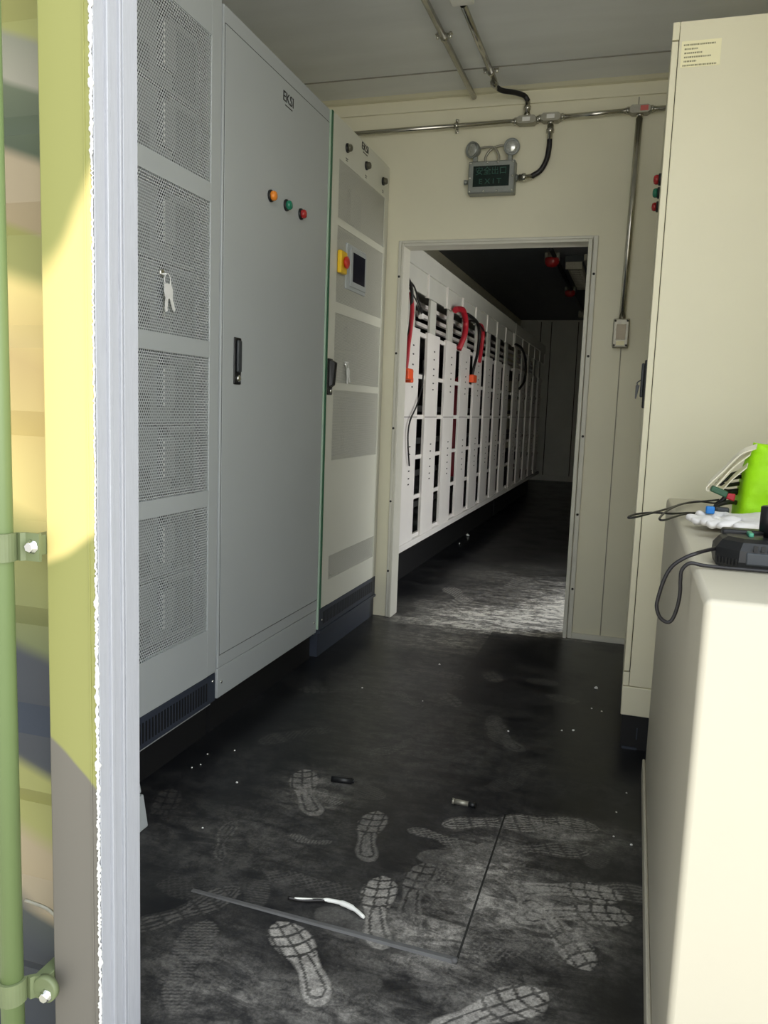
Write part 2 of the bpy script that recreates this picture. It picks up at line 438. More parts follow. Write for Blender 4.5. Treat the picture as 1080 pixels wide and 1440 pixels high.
# ceiling joints
b = B(); b.box(-1.95, .8, 3.705, 3.712, CE-.003, CE+.001); b.box(-1.95, .8, 2.60, 2.606, CE-.003, CE+.001)
struct('trim_4', b, mat('ceiling_joint', (140, 139, 132), .6, var=0), 'thin joints across the front room ceiling', 'trim')
# door frame
b = B()
def frame(y0, y1, o, i):   # o, i = (xl, xr, zt) outer and inner
    b.box(o[0], i[0], y0, y1, 0, o[2], .003); b.box(i[1], o[1], y0, y1, 0, o[2], .003); b.box(i[0], i[1], y0, y1, i[2], o[2], .003)
frame(3.978, 4.0, (-1.204, -.232, 1.935), (-1.187, -.255, 1.921))
frame(3.968, 4.09, (-1.185, -.257, 1.9195), (-1.172, -.276, 1.906))
b.cur = 1
for z in (.25, .62, 1.0, 1.38, 1.76):
    for x in (-1.196, -.243): b.lathe((x, 3.9785, z), (0, -1, 0), [(0, .006), (.002, .006), (.003, .003)], 10)
struct('trim_1', b, [M['alu'], M['seam']], 'cream aluminium frame around the doorway', 'door frame')

# ------------------------------------------------------------------ white jamb + painted container door at the left
JX = -.995
b = B()
b.box(-1.10, JX-.004, 1.322, 1.458, -.86, 3.14)
for y0, y1, d in ((1.322, 1.352, .004), (1.356, 1.366, .009), (1.372, 1.392, .004), (1.396, 1.402, .008), (1.410, 1.458, .005)):
    b.box(JX-.006, JX-.006+d, y0, y1, -.86, 3.14, .0015)
jm = struct('trim_3', b, M['jamb'], 'white grooved door jamb at the container opening', 'door jamb')
b = B()
pts = []; rs = []
z = -.85
while z < 3.13:
    pts.append((JX-.005+random.uniform(-.0015, .0015), 1.3185+random.uniform(-.0015, .0015), z))
    rs.append(.0014+(abs(noise.noise(Vector((0, 0, z*41))))*.005+random.uniform(0, .0022))*(1.0 if z < .75 or z > 1.55 else .25)); z += .004
b.tube(pts, rs, 8, raw=True)
obj('sealant_bead', b, M['foam'], jm)['label'] = 'ragged bead of white foam sealant'

# camouflage colours in the door's own coordinates; panel bands include painted corrugation shade
def camo(name, build):
    m = bpy.data.materials.new(name); m.use_nodes = True
    nt = m.node_tree; k = NB(nt); n = nt.nodes; bs = n['Principled BSDF']; bs.inputs['Roughness'].default_value = .5
    tc = n.new('ShaderNodeTexCoord'); sp = n.new('ShaderNodeSeparateXYZ'); nt.links.new(tc.outputs['Object'], sp.inputs[0])
    t = n.new('ShaderNodeTexNoise'); t.inputs['Scale'].default_value = 3.5; t.inputs['Detail'].default_value = 2
    nt.links.new(tc.outputs['Object'], t.inputs['Vector'])
    wob = k.m('SUBTRACT', t.outputs['Fac'], .5)
    nt.links.new(build(k, sp.outputs['X'], sp.outputs['Z'], wob, nt), bs.inputs['Base Color'])
    return m
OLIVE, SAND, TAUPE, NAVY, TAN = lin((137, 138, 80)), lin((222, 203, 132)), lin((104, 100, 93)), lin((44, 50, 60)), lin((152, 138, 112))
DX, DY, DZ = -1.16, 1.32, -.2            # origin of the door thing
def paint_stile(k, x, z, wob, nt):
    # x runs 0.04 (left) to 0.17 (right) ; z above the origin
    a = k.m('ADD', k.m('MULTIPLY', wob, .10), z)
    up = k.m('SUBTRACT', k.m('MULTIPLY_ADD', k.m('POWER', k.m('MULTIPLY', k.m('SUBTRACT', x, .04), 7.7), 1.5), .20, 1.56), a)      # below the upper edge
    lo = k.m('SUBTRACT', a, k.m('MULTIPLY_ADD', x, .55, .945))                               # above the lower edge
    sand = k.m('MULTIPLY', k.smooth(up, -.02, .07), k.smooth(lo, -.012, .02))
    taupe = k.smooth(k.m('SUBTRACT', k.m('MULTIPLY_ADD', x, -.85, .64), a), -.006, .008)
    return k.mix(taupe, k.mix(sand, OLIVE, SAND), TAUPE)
def paint_panel(k, x, z, wob, nt):  # height bands: camouflage colours plus shade of the corrugations painted in
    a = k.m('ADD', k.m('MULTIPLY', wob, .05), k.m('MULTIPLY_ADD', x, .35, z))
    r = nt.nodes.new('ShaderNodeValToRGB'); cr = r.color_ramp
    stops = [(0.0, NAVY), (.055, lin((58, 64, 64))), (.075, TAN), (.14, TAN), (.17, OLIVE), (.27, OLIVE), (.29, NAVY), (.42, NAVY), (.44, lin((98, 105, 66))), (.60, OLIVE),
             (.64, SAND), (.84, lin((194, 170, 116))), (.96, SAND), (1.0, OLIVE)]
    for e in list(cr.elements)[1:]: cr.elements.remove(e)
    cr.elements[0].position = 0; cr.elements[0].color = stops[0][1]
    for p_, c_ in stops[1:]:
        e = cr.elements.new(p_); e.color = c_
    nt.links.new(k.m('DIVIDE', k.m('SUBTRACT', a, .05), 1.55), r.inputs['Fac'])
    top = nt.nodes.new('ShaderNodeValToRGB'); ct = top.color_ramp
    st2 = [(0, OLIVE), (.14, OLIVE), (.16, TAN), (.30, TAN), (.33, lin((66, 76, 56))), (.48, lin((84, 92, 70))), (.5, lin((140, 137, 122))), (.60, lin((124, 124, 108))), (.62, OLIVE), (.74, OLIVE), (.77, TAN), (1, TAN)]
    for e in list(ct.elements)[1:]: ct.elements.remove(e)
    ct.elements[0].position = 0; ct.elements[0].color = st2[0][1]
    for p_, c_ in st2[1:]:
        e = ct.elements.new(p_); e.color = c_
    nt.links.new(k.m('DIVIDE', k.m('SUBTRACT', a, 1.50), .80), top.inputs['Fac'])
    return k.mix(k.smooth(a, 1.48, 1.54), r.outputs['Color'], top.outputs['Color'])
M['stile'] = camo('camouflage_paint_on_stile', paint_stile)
M['panel'] = camo('camouflage_and_shade_on_panel', paint_panel)

door = thing('container_door', (DX, DY, DZ), 'olive and sand camouflage painted container door with locking rod at the left edge', 'door')
b = B(); b.box(-1.118, JX-.007, 1.318, 1.40, -.86, 3.14, .004)
b.box(-1.016, -1.013, 1.3165, 1.319, -.86, 3.14)
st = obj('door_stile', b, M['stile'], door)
b = B()                                       # horizontally corrugated sheet
prof = []
z = -.97; per = .41
while z < 3.1:
    prof += [(z, 1.355), (z+.115, 1.355), (z+.165, 1.395), (z+.345, 1.395), (z+per-.012, 1.355)]; z += per
loops = [[(-1.75, y, zz) for zz, y in prof], [(-1.112, y, zz) for zz, y in prof]]
b.loft(loops, caps=False, smooth=False, closed=False)
loops = [[(-1.75, y+.003, zz) for zz, y in prof], [(-1.112, y+.003, zz) for zz, y in prof]]
b.loft(loops, caps=False, smooth=False, closed=False)
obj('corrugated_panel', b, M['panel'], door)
b = B()
pts = [(-1.119+random.uniform(-.0015, .0015), 1.345+random.uniform(-.002, .002), -.84+i*.012) for i in range(330)]
b.tube(pts, [.004+random.uniform(-.001, .0015) for _ in pts], 6, raw=True)
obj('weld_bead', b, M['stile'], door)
RX, RY = -1.178, 1.262
b = B(); b.cyl((RX, RY, -.70), (RX, RY, 2.9), .0235, seg=28)
rod = obj('lock_rod', b, M['rod'], door); rod['label'] = 'smooth olive green vertical locking rod'
def bracket(z, h, lug=False):
    b = B()
    ang = [PI*1.15 + i*PI*1.02/14 for i in range(15)]
    o_ = [(RX+.030*math.cos(a), RY+.030*math.sin(a)) for a in ang]; i_ = [(RX+.0238*math.cos(a), RY+.0238*math.sin(a)) for a in ang]
    tail_o = [(RX+.036, RY+.012), (RX+.042, RY+.020), (-1.104, RY+.020)]; tail_i = [(-1.104, RY+.027), (RX+.038, RY+.027), (RX+.028, RY+.02)]
    loop = o_ + tail_o + tail_i + list(reversed(i_))
    b.loft([[(x, y, z) for x, y in loop], [(x, y, z+h) for x, y in loop]], smooth=False)
    if lug:
        b.lathe((-1.112, RY+.031, z+h/2), (0, -1, 0), [(0, .029), (.012, .029), (.014, .026)], 28)
    b.box(-1.148, -1.118, RY+.026, 1.356, z+.008, z+h-.008, .002)
    br = obj('rod_bracket', b, M['bracket'], door)
    x = -1.120 if not lug else -1.106
    zb = z+h*.52 if not lug else z+h*.3
    y = RY+.020 if not lug else RY+.018
    b = B(); b.lathe((x, y, zb), (0, -1, 0), [(0, .015), (.002, .015), (.0025, .0115), (.011, .0115), (.0125, .009)], 6)
    obj('bolt', b, M['chrome'], br)['label'] = 'bright zinc hex bolt'
bracket(.775, .056); bracket(-.175, .05, True)
b = B(); b.tube([(-1.20, 1.33, .005), (-1.15, 1.335, -.005), (-1.118, 1.33, -.014)], .004, 8)
obj('weld_stub', b, M['steel_matte'], door)

# the door leaf and jamb are drawn at a handy size above; the real ones stand at 0.74 of it (34 mm locking rod, 0.30 m corrugations)
DS = .74
for o_, (x, y, z) in ((door, (DX, DY, DZ)), (jm, (0, 0, 0))):
    o_.scale = (DS, DS, DS); o_.location = (x*DS, y*DS, 1.1+(z-1.1)*DS)
# ------------------------------------------------------------------ cabinets on the left
FX = -1.266
def shell(root, y0, y1, z0, z1, m, xf=FX-.022, xb=-1.86):
    b = B()
    b.box(xb, xf, y0, y0+.012, z0, z1); b.box(xb, xf, y1-.012, y1, z0, z1)
    b.box(xb, xb+.012, y0+.012, y1-.012, z0, z1)
    b.box(xb+.012, xf, y0+.012, y1-.012, z1-.012, z1); b.box(xb+.012, xf, y0+.012, y1-.012, z0, z0+.012)
    return obj('cabinet_body', b, m, root)
def door_frame(root, y0, y1, z0, z1, holes, m, th=.02, bev=.0025):
    """sheet-metal door with rectangular openings holes = [(y0,y1,z0,z1)...] bottom to top, all sharing one pair of stiles"""
    b = B()
    ya, yb = min(h[0] for h in holes), max(h[1] for h in holes)
    b.box(FX-th, FX, y0, ya, z0, z1, bev); b.box(FX-th, FX, yb, y1, z0, z1, bev)
    zc = z0
    for h in sorted(holes, key=lambda h: h[2]):
        b.box(FX-th, FX-.0006, ya-.004, yb+.004, zc, h[2]); zc = h[3]
    b.box(FX-th, FX-.0006, ya-.004, yb+.004, zc, z1)
    return obj('door', b, m, root)
def lamp(parent, y, z, lens, x=FX, dirx=1, r=.0125):
    b = B(); b.lathe((x-.004*dirx, y, z), (dirx, 0, 0), [(0, r*1.25), (.010, r*1.25), (.012, r*1.12)], 20)
    h = obj('indicator_lamp', b, M['black'], parent)
    b = B(); b.lathe((x+.006*dirx, y, z), (dirx, 0, 0), [(0, r), (.010, r), (.016, r*.8), (.018, r*.35)], 20)
    obj('lens', b, lens, h)
def slots(b, y0, y1, z0, z1, n, x=FX, w=.45):
    p = (y1-y0)/n
    for i in range(n):
        b.box(x-.004, x+.0012, y0+i*p, y0+i*p+p*w, z0, z1)
def logo(parent, y, z, h, w):
    b = B(); me = text_mesh('EKSI', h*1.35)
    s = w/(max(v.co.x for v in me.vertices)-min(v.co.x for v in me.vertices))
    b.add_mesh(me, face_px((FX+.0012, y, z+h*.12), s, 1))
    b.box(FX, FX+.0012, y-w*.30, y+w*.42, z-h*.62, z-h*.54)
    obj('logo', b, M['ink'], parent)['label'] = 'black EKSI lettering with an underline'

# --- cabinet with mesh door
c1 = thing('electrical_cabinet', (FX-.3, 1.88, 0), 'tall grey cabinet with four perforated mesh panels in its door, nearest on the left', 'cabinet')
shell(c1, 1.475, 2.284, .10, 2.29, M['cab'])
HY = (1.54, 2.223)
panels = [(HY[0], HY[1], .372, .774), (HY[0], HY[1], .824, 1.235), (HY[0], HY[1], 1.284, 1.694), (HY[0], HY[1], 1.748, 2.164)]
d1 = door_frame(c1, 1.48, 2.281, .217, 2.29, panels, M['cab'])
for h in panels:
    b = B(); b.box(FX-.0036, FX-.0026, h[0]-.003, h[1]+.003, h[2]-.003, h[3]+.003)
    obj('mesh_panel', b, M['perf'], d1)['label'] = 'perforated steel mesh panel'
b = B(); b.box(FX-.03, FX-.002, 1.48, 2.281, .118, .214, .002); b.cur = 1
slots(b, 1.50, 2.235, .135, .195, 46, FX-.002)
b.cur = 2; b.lathe((FX-.003, 2.262, .19), (1, 0, 0), [(0, .006), (.004, .005), (.005, .002)], 12)
obj('vent_plinth', b, [M['slate'], M['black_base'], M['chrome']], c1)['label'] = 'slate plinth with a row of upright vent slots'
b = B(); b.box(-1.84, FX-.03, 1.50, 2.27, 0, .118); obj('base_frame', b, M['black_base'], c1)
b = B(); b.lathe((FX-.005, 1.962, 1.445), (1, 0, 0), [(0, .011), (.006, .011), (.009, .008)], 18); obj('lock_cylinder', b, M['chrome'], d1)
for h in panels:                          # two plug-in modules behind each mesh panel
    for j in range(2):
        z0 = h[2]+.004+j*(h[3]-h[2])/2; z1 = z0+(h[3]-h[2])/2-.008; xm = FX-.055
        b = B(); b.box(-1.72, xm, 1.53, 2.235, z0, z1, .004)
        b.box(xm, xm+.022, 2.02, 2.085, z0+.045, z1-.03, .004)          # handle column
        md = obj('power_module', b, M['module'], c1)
        b = B(); b.box(xm-.001, xm+.002, 1.55, 1.985, z0+.015, z0+.085); b.box(xm-.001, xm+.0015, 2.10, 2.225, z0+.012, z1-.02)
        obj('vent', b, M['module_dark'], md)
        b = B(); b.lathe((xm, 2.045, z1-.018), (1, 0, 0), [(0, .018), (.016, .017), (.02, .012)], 16); obj('knob', b, M['black'], md)
        b = B()
        for q in range(7): b.box(xm+.022, xm+.0245, 2.018, 2.026, z0+.05+q*.016, z0+.059+q*.016)
        obj('indicator_strip', b, M['white'], md)

# --- plain door cabinet
c2 = thing('electrical_cabinet', (FX-.3, 2.74, 0), 'tall grey cabinet with a plain solid door and orange green and red lamps', 'cabinet')
b = B(); b.box(-1.86, FX-.002, 2.296, 3.168, .222, 2.284, .003); b.cur = 1
b.box(FX-.003, FX-.0012, 2.3035, 3.1635, .2655, 2.2335)
obj('cabinet_body', b, [M['cab'], M['seam']], c2)
b = B(); b.box(FX-.010, FX+.0, 2.305, 3.162, .267, 2.231, .002)
d2 = obj('door', b, M['cab'], c2)
b = B(); b.box(-1.85, FX-.004, 2.298, 3.166, .118, .220, .002); b.cur = 1
for y in (2.325, 3.14): b.lathe((FX-.005, y, .168), (1, 0, 0), [(0, .006), (.003, .005), (.004, .002)], 10)
obj('plinth', b, [M['cab'], M['chrome']], c2)
b = B(); b.box(-1.84, FX-.03, 2.30, 3.16, 0, .118); obj('base_frame', b, M['black_base'], c2)
for y, m in ((2.629, 'led_o'), (2.759, 'led_g'), (2.891, 'led_r')): lamp(d2, y, 1.814, M[m], r=.0165)
b = B(); b.box(FX-.006, FX+.005, 2.377, 2.424, 1.160, 1.312, .004)
hd = obj('door_handle', b, M['black'], d2)
b = B(); b.box(FX+.004, FX+.013, 2.387, 2.414, 1.200, 1.303, .004); obj('lever', b, M['dgrey'], hd)
b = B(); b.lathe((FX+.004, 2.4005, 1.180), (1, 0, 0), [(0, .011), (.006, .011), (.008, .008)], 18); obj('lock_cylinder', b, M['chrome'], hd)
logo(d2, 2.762, 2.171, .036, .086)

# --- cabinet with control screen
c3 = thing('electrical_cabinet', (FX-.3, 3.59, 0), 'tall grey control cabinet with touch screen and emergency stop beside the doorway', 'cabinet')
shell(c3, 3.192, 3.985, .10, 2.288, M['cab3'])
HY = (3.287, 3.922)
pan3 = [(HY[0], HY[1], .330, .438), (HY[0], HY[1], .864, 1.172), (HY[0], HY[1], 1.204, 1.500), (HY[0], HY[1], 1.545, 1.862), (HY[0], HY[1], 1.894, 2.129)]
d3 = door_frame(c3, 3.205, 3.983, .217, 2.29, pan3, M['cab3'])
for h in pan3:
    b = B(); b.box(FX-.0036, FX-.0026, h[0]-.003, h[1]+.003, h[2]-.003, h[3]+.003)
    obj('mesh_panel', b, M['perf_f'], d3)['label'] = 'finely perforated mesh panel'
b = B(); b.box(FX-.02, FX+.001, 3.190, 3.2045, .217, 2.29); obj('door_gasket', b, M['green_gasket'], c3)['label'] = 'dark green door gasket'
b = B(); b.box(FX-.010, FX+.0015, 3.171, 3.180, .13, 2.284); obj('edge_strip', b, M['pale_green'], c3)['label'] = 'pale green edge strip'
for z0, z1 in ((.87, 1.15), (1.22, 1.35), (1.37, 1.49), (1.90, 2.10)):
    b = B(); b.box(-1.72, FX-.06, 3.23, 3.75, z0, z1, .004); md = obj('power_module', b, M['module'], c3)
    b = B(); b.box(FX-.0605, FX-.058, 3.25, 3.45, z0+.02, z1-.03); obj('vent', b, M['module_dark'], md)
    b = B(); b.box(FX-.06, FX-.04, 3.55, 3.62, z0+.03, z1-.02, .004); obj('handle', b, M['module'], md)
for y, m in ((3.371, 'led_k'), (3.625, 'led_k'), (3.880, 'led_k')):
    lamp(d3, y, 2.197, M[m], r=.0155)
    b = B()
    for q, w in ((0, .026), (1, .018)): b.box(FX, FX+.001, y-w/2, y+w/2, 2.152-q*.008, 2.155-q*.008)
    obj('caption', b, M['dgrey'], d3)
logo(d3, 3.602, 2.262, .032, .088)
b = B()                                             # screen unit
b.box(FX-.01, FX+.004, 3.398, 3.655, 1.617, 1.812, .003); b.box(FX+.003, FX+.010, 3.435, 3.645, 1.632, 1.800, .003)
hm = obj('touch_screen', b, M['cab'], d3)
b = B(); b.box(FX+.0095, FX+.011, 3.462, 3.623, 1.655, 1.782); obj('screen', b, M['screen'], hm)['label'] = 'dark glass screen'
b = B(); b.box(FX-.002, FX+.018, 3.292, 3.368, 1.668, 1.762, .005); es = obj('emergency_stop', b, M['yellow'], d3)
b = B(); b.lathe((FX+.016, 3.332, 1.715), (1, 0, 0), [(0, .012), (.006, .012), (.007, .024), (.015, .026), (.019, .020), (.020, .01)], 24); obj('push_button', b, M['red'], es)['label'] = 'red mushroom push button'
b = B(); b.box(FX-.004, FX+.006, 3.208, 3.262, 1.148, 1.302, .006)
hd = obj('door_handle', b, M['black'], d3)
b = B(); b.hexa([(FX+.005, 3.214, 1.18), (FX+.005, 3.256, 1.18), (FX+.022, 3.250, 1.19), (FX+.022, 3.220, 1.19), (FX+.005, 3.214, 1.297), (FX+.005, 3.256, 1.297), (FX+.030, 3.250, 1.285), (FX+.030, 3.220, 1.285)], .003); obj('lever', b, M['black'], hd)
b = B(); b.lathe((FX+.005, 3.235, 1.165), (1, 0, 0), [(0, .010), (.006, .010), (.008, .006)], 16); obj('lock_cylinder', b, M['chrome'], hd)
b = B(); b.lathe((FX-.004, 3.425, 1.288), (1, 0, 0), [(0, .010), (.008, .010), (.010, .007)], 16); obj('lock_cylinder', b, M['chrome'], d3)
b = B(); b.box(FX-.03, FX-.002, 3.192, 3.985, .118, .214, .002); b.box(-1.84, FX-.008, 3.192, 3.985, .0, .118); b.box(FX-.008, FX+.004, 3.192, 3.985, .105, .118, .001); b.cur = 1
slots(b, 3.24, 3.94, .14, .195, 40, FX-.002)
b.cur = 2; b.lathe((FX-.003, 3.225, .16), (1, 0, 0), [(0, .006), (.004, .005), (.005, .002)], 12)
obj('vent_plinth', b, [M['slate'], M['black_base'], M['chrome']], c3)['label'] = 'black slotted plinth'

# --- keys hanging in front of the mesh doors
def key(y, z, label, s=1.0):
    b = B()
    x = FX+.010
    ring = [(x+.002, y+.011*s*math.cos(a), z+.014+.014*s*math.sin(a)) for a in [i*2*PI/20 for i in range(21)]]
    b.tube(ring, .0011, 6, raw=True, caps=False)
    def blade(dy, ang, xo):
        c, s_ = math.cos(ang), math.sin(ang)
        def T(u, v): return (x+xo, y+dy + (u*c - v*s_)*s, z + (u*s_ + v*c)*s)
        prof = [(-.011, 0), (-.012, -.012), (-.007, -.023), (-.0045, -.026), (-.0045, -.048), (-.001, -.054), (.0045, -.050), (.003, -.044), (.0045, -.039), (.003, -.033), (.0045, -.027), (.007, -.023), (.012, -.012), (.011, 0), (.004, .003), (-.004, .003)]
        lo = [T(u, v) for u, v in prof]; hi = [(p[0]+.0025, p[1], p[2]) for p in lo]
        b.loft([lo, hi], smooth=False)
    blade(.004, .45, 0); blade(-.004, -.12, .004)
    b.cyl((FX-.001, y-.008, z+.030), (x+.003, y-.006, z+.030), .003, seg=8)
    return tag(obj('key', b, M['key'], origin=(x, y, z)), label, 'key')
key(1.972, 1.412, 'silver key pair hanging on the nearest mesh cabinet door', 1.35)
key(3.428, 1.268, 'small silver key hanging on the control cabinet below its screen', 1.25)

# small grey box half hidden behind the jamb
b = B()
b.hexa([(-1.225, 1.50, 0), (-1.136, 1.50, 0), (-1.136, 1.70, 0), (-1.225, 1.70, 0), (-1.225, 1.50, .085), (-1.150, 1.50, .085), (-1.150, 1.70, .085), (-1.225, 1.70, .085)], .003)
b.hexa([(-1.225, 1.50, .092), (-1.152, 1.50, .092), (-1.152, 1.695, .092), (-1.225, 1.695, .092), (-1.225, 1.50, .160), (-1.166, 1.50, .160), (-1.166, 1.695, .160), (-1.225, 1.695, .160)], .003)
b.cur = 1; b.box(-1.222, -1.165, 1.503, 1.665, .084, .093)
tag(obj('metal_cover', b, [M['cab'], M['seam']], origin=(-1.18, 1.6, 0)), 'small grey metal cover on the floor peeking out behind the white jamb', 'cover')

# ------------------------------------------------------------------ warm-tinted cabinet on the right
RXF, RYF = .018, 2.678
c4 = thing('electrical_cabinet', (.32, 3.1, 0), 'tall warm-tinted cabinet on the right seen from its blank side with a paper label', 'cabinet')
b = B(); b.box(RXF+.0205, .62, RYF, 3.55, .222, 2.269, .002); b.box(RXF, RXF+.0195, RYF, 3.55, 2.219, 2.269, .002); b.box(RXF, RXF+.0195, RYF, 3.55, .222, .268, .002)
b.cur = 1; b.box(RXF+.0185, RXF+.03, RYF+.008, 3.545, .23, 2.26)
obj('cabinet_body', b, [M['cab_c'], M['seam']], c4)
b = B(); b.box(RXF, RXF+.0185, RYF, 3.548, .272, 2.215, .002); d4 = obj('door', b, M['cab_c'], c4)
b = B(); b.box(RXF, .62, RYF-.002, 3.55, .122, .220, .003); obj('plinth', b, M['cab_c'], c4)
b = B(); b.box(RXF+.006, .60, RYF+.02, 3.53, 0, .122); b.cur = 1; b.box(RXF+.055, RXF+.059, RYF+.018, RYF+.021, .035, .075); b.box(RXF+.012, RXF+.06, RYF+.014, RYF+.02, 0, .008)
obj('base_frame', b, [M['black_base'], M['slate']], c4)
for y, m in ((2.97, 'led_r'), (3.14, 'led_g'), (3.34, 'led_r')): lamp(d4, y, 1.90, M[m], x=RXF, dirx=-1, r=.016)
b = B(); b.box(RXF-.007, RXF+.004, 2.748, 2.79, 1.130, 1.285, .004); hd = obj('door_handle', b, M['black'], d4)
b = B(); b.box(RXF-.016, RXF-.006, 2.757, 2.781, 1.165, 1.275, .004); obj('lever', b, M['dgrey'], hd)
b = B(); b.lathe((RXF-.006, 2.769, 1.218), (-1, 0, 0), [(0, .009), (.008, .009), (.010, .006)], 14); obj('lock_cylinder', b, M['chrome'], hd)
b = B(); b.box(.046, .156, RYF-.0012, RYF+.001, 2.139, 2.212); b.cur = 1
for q, (x0, x1) in enumerate(((.052, .140), (.055, .092), (.055, .106), (.055, .130), (.055, .090), (.052, .146))):   # rows of unreadable fine print
    x = x0; zz = 2.201-q*.0115
    while x < x1:
        w = random.uniform(.002, .006); b.box(x, min(x+w, x1), RYF-.0016, RYF-.001, zz-.0022, zz+.0022); x += w+.0014
obj('paper_label', b, [M['cream_lbl'], mat('fine_print', (150, 146, 112), .7, var=0)], c4)['label'] = 'cream paper label with rows of fine print'
b = B()                                               # key hanging from that handle
b.tube([(RXF-.016, 2.769, 1.22), (RXF-.026, 2.765, 1.212), (RXF-.024, 2.762, 1.200)], .002, 6)
b.hexa([(RXF-.030, 2.757, 1.160), (RXF-.026, 2.757, 1.160), (RXF-.026, 2.760, 1.160), (RXF-.030, 2.760, 1.160), (RXF-.030, 2.752, 1.204), (RXF-.018, 2.752, 1.204), (RXF-.018, 2.764, 1.204), (RXF-.030, 2.764, 1.204)], .001)
tag(obj('key', b, M['dgrey'], origin=(RXF-.02, 2.769, 1.2)), 'dark key hanging from the black handle of the right-hand cabinet', 'key')

# ------------------------------------------------------------------ low white cabinet at the right front
lc = thing('low_cabinet', (.45, 1.8, 0), 'waist high white cabinet at the right front with things lying on top', 'cabinet')
b = B(); b.box(.101, .78, 1.104, 2.50, .0, .868, .010, 3); obj('cabinet_body', b, M['box'], lc)
b = B(); b.box(.092, .1005, 1.30, 2.50, .0, .055, .003); obj('base_strip', b, M['box'], lc)

# on top of it
TZ = .868
def glove(name, label, o, ang, curl, z0):
    """knitted glove: skinned hand skeleton, flattened"""
    me = bpy.data.meshes.new(name)
    V = []; E = []; R = []
    def add(p, r, par=None):
        V.append(p); R.append(r)
        if par is not None: E.append((par, len(V)-1))
        return len(V)-1
    root = add((.085, 0, 0), (.040, .020))
    cf = add((.0, 0, 0), (.034, .017), root); add((-.05, .0, 0), (.038, .017), cf)
    kn = add((.12, .0, 0), (.040, .018), root)
    for k_, (dy, ln, sp) in enumerate(((-.034, .062, -.10), (-.012, .076, -.03), (.011, .080, .04), (.033, .066, .12))):
        a = add((.140, dy, 0), (.0155, .013), kn)
        a = add((.140+ln*.55, dy+sp*ln*.6, curl*.25), (.015, .012), a)
        add((.140+ln, dy+sp*ln*1.1-curl*.2, curl*.1), (.013, .011), a)
    a = add((.075, -.048, 0), (.014, .014), root); a = add((.105, -.070, 0), (.013, .013), a); add((.135, -.078, .004), (.012, .012), a)
    me.from_pydata(V, E, [])
    ob = bpy.data.objects.new(name, me); C.objects.link(ob)
    md = ob.modifiers.new('skin', 'SKIN'); md.use_smooth_shade = True
    for i, r in enumerate(R): me.skin_vertices[0].data[i].radius = r
    me.skin_vertices[0].data[0].use_root = True
    s = ob.modifiers.new('sub', 'SUBSURF'); s.levels = 2; s.render_levels = 2
    bpy.context.view_layer.update()
    ev = bpy.data.meshes.new_from_object(ob.evaluated_get(bpy.context.evaluated_depsgraph_get()))
    bpy.data.objects.remove(ob)
    c, s_ = math.cos(ang), math.sin(ang)
    for v in ev.vertices:
        x, y, z = v.co
        z *= .75
        z += .006*noise.noise(Vector((x*28, y*28, 3+z0*50))) + .004*noise.noise(Vector((x*60, y*60, 9)))
        v.co = Vector((o[0]+x*c-y*s_, o[1]+x*s_+y*c, z))
    mn = min(v.co.z for v in ev.vertices)
    for v in ev.vertices: v.co.z += z0-mn
    ev.polygons.foreach_set('use_smooth', [True]*len(ev.polygons))
    for v in ev.vertices: v.co -= Vector((o[0], o[1], z0))
    ob = bpy.data.objects.new(name, ev); ev.materials.append(M['glove']); C.objects.link(ob); ob.location = (o[0], o[1], z0)
    return tag(ob, label, 'glove', 'white work gloves on the low cabinet')
glove('work_glove', 'white knitted glove on the low cabinet beside the black cables, farther from the charger', (.290, 1.940), math.radians(226), .02, TZ)
gl = glove('work_glove', 'white knitted glove nearest the black charger on the low cabinet', (.312, 1.810), math.radians(226), .05, TZ+.006)
b = B(); b.box(.160, .178, 1.890, 1.908, TZ+.026, TZ+.043, .003)
tag(obj('tape_piece', b, M['blue'], origin=(.175, 1.94, TZ+.02)), 'small bright blue piece of tape on the white gloves', 'tape')

# lime bag
bg = thing('fabric_bag', (.36, 2.06, TZ), 'lime green fabric bag standing on the low white cabinet', 'bag')
b = B()
NU, NV = 40, 26; loops = []
for j in range(NV+1):
    t = j/NV; z = TZ + .001 + .182*t
    w = .150*(1-.10*t-.06*t*t); d = .075*(1-.55*t**1.6)
    L = []
    for i in range(NU):
        a = 2*PI*i/NU
        ca, sa = math.cos(a), math.sin(a)
        x = math.copysign(abs(ca)**.55, ca)*w; y = math.copysign(abs(sa)**.55, sa)*d
        k_ = .012*noise.noise(Vector((x*14, y*14, t*3.5)))+.005*noise.noise(Vector((x*45, y*45, t*14)))
        x0 = .382 + .004*t
        L.append((x0+x*(1+k_*3), 2.055+y+k_*1.3, z+.006*noise.noise(Vector((x*12, 0, 2)))*t - .012*(1-abs(math.cos(a)))*t))
    loops.append(L)
b.loft(loops)
obj('bag_body', b, M['bag'], bg)
b = B()
for dy, pts in ((0, [(.262, 1.98, 1.045), (.230, 1.98, 1.029), (.197, 1.975, .990), (.165, 1.97, .952), (.176, 1.975, .944), (.196, 1.98, .970), (.219, 1.985, 1.000), (.252, 1.99, 1.030)]),
                (.03, [(.258, 2.01, 1.040), (.236, 2.01, 1.020), (.214, 2.005, .985), (.186, 2.0, .948), (.200, 2.0, .945), (.222, 2.005, .972), (.250, 2.01, 1.0)])):
    b.ribbon(pts, (.004, .020, .010), .0012)
obj('bag_handle', b, M['strap'], bg)['label'] = 'white ribbon handle'

